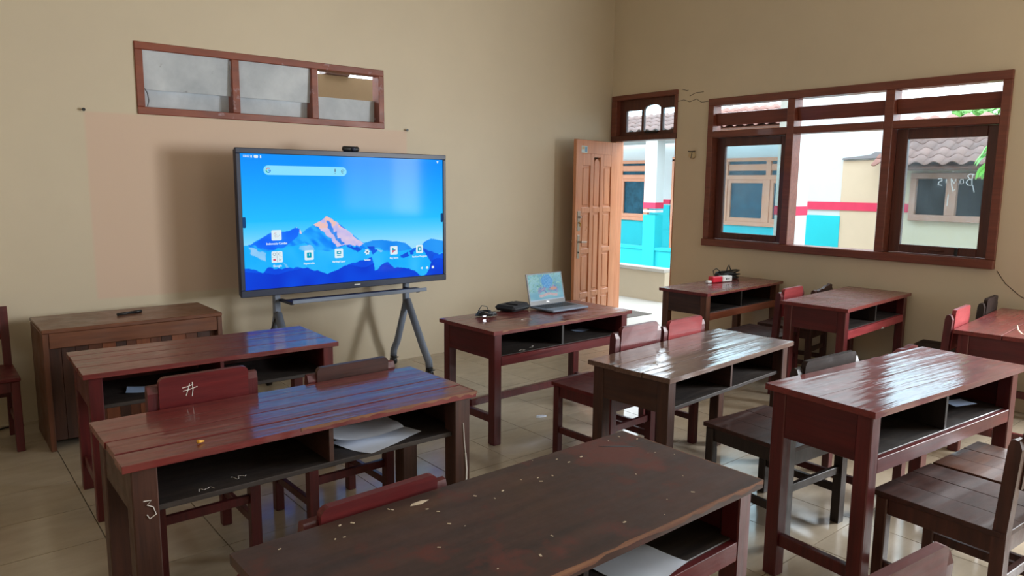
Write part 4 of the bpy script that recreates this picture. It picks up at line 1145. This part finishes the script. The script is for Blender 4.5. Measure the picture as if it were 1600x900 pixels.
p2('frame', -2.5, -1.53, 1.68, 1.75); p2('frame', -2.5, -1.53, 1.152, 1.23); p2('frame', -1.60, -1.53, 1.23, 1.68); p2('mullion', -2.07, -1.95, 1.23, 1.68); p2('frame', -2.50, -2.44, 1.23, 1.68)
p2('pane', -1.96, -1.59, 1.22, 1.69, -.005, .01, OUT_GLASS); p2('pane', -2.49, -2.06, 1.22, 1.69, -.005, .01, OUT_GLASS)
roof(sb_, -.28, 1.845, -4.6, -1.28, 6, math.radians(34), .165)

# foliage
LEAF = plain('bright_green_leaf', (120, 196, 70), .5, var=.2)
LEAF2 = plain('mid_green_leaf', (96, 150, 72), .6, var=.3)
def leaf_mesh(L, W_):
    b = MB(); n = 6; rows = []
    for k in range(n + 1):
        t = k / n; w_ = W_ * math.sin(PI * min(1, t * .92 + .08)) ** .8 * (1 - .3 * t)
        x_ = L * t; z_ = -.25 * L * t * t
        rows.append((b.bm.verts.new((x_, -w_ / 2, z_ + .12 * w_)), b.bm.verts.new((x_, 0, z_)), b.bm.verts.new((x_, w_ / 2, z_ + .12 * w_))))
    for k in range(n):
        for s in (0, 1): b.bm.faces.new((rows[k][s], rows[k][s + 1], rows[k + 1][s + 1], rows[k + 1][s]))
    return b.mesh('leaf', True)
lf = leaf_mesh(.20, .11); lf.materials.append(LEAF)
br = thing('leafy_branch', (2.9, -2.72, 1.9), 'bright green leafy shoot at the right edge of the right sash', 'plant')
MB().tube([(.05, -.25, -2.3), (.03, -.2, -1.0), (0, -.05, 0), (0, .02, .18)], [.02, .016, .010, .004], 6).build('stem', LEAF2, br)
rr = random.Random(21)
for k in range(14):
    o = bpy.data.objects.new('leaf', lf); COL.objects.link(o); o.parent = br
    o.location = (rr.uniform(-.04, .04), rr.uniform(-.12, .03), rr.uniform(-.12, .2))
    o.rotation_euler = (rr.uniform(-.4, .4), rr.uniform(.5, 1.2), rr.uniform(.6, 2.4)); s = rr.uniform(.8, 1.2); o.scale = (s, s, s)
vc = thing('veranda_column', (1.72, -1.17, 0), 'white veranda column with a red band just outside the window', 'column')
MB().box((0, 0, 1.6), (.24, .26, 3.2), .005).build('shaft', OUT_WHITE, vc)
MB().box((0, 0, 1.30), (.25, .27, .10), .003).build('red_band', OUT_RED, vc)
tree = thing('courtyard_tree', (8.6, -.55, -.57), 'green tree crown beyond the clay tiled roof', 'tree')
MB().tube([(0, 0, 0), (.05, .1, 1.6), (0, 0, 2.6)], [.13, .10, .06], 8).build('trunk', BRN_Z, tree)
lm = MB()
for k in range(1500):
    a = rr.uniform(0, 2 * PI); u = rr.uniform(-1, 1); r_ = rr.uniform(.55, 1.0); q = math.sqrt(1 - u * u)
    c_ = Vector((1.0 * r_ * q * math.cos(a), 2.3 * r_ * q * math.sin(a), 3.36 + .30 * r_ * u))
    d1_ = Vector((rr.uniform(-1, 1), rr.uniform(-1, 1), rr.uniform(-1, .4))).normalized() * .16; d2_ = d1_.cross(Vector((rr.uniform(-1, 1), rr.uniform(-1, 1), rr.uniform(-1, 1)))).normalized() * .06
    lm.ngon([c_, c_ + d1_ * .5 + d2_, c_ + d1_, c_ + d1_ * .5 - d2_])
o = lm.build('crown', LEAF2, tree); o['kind'] = 'stuff'
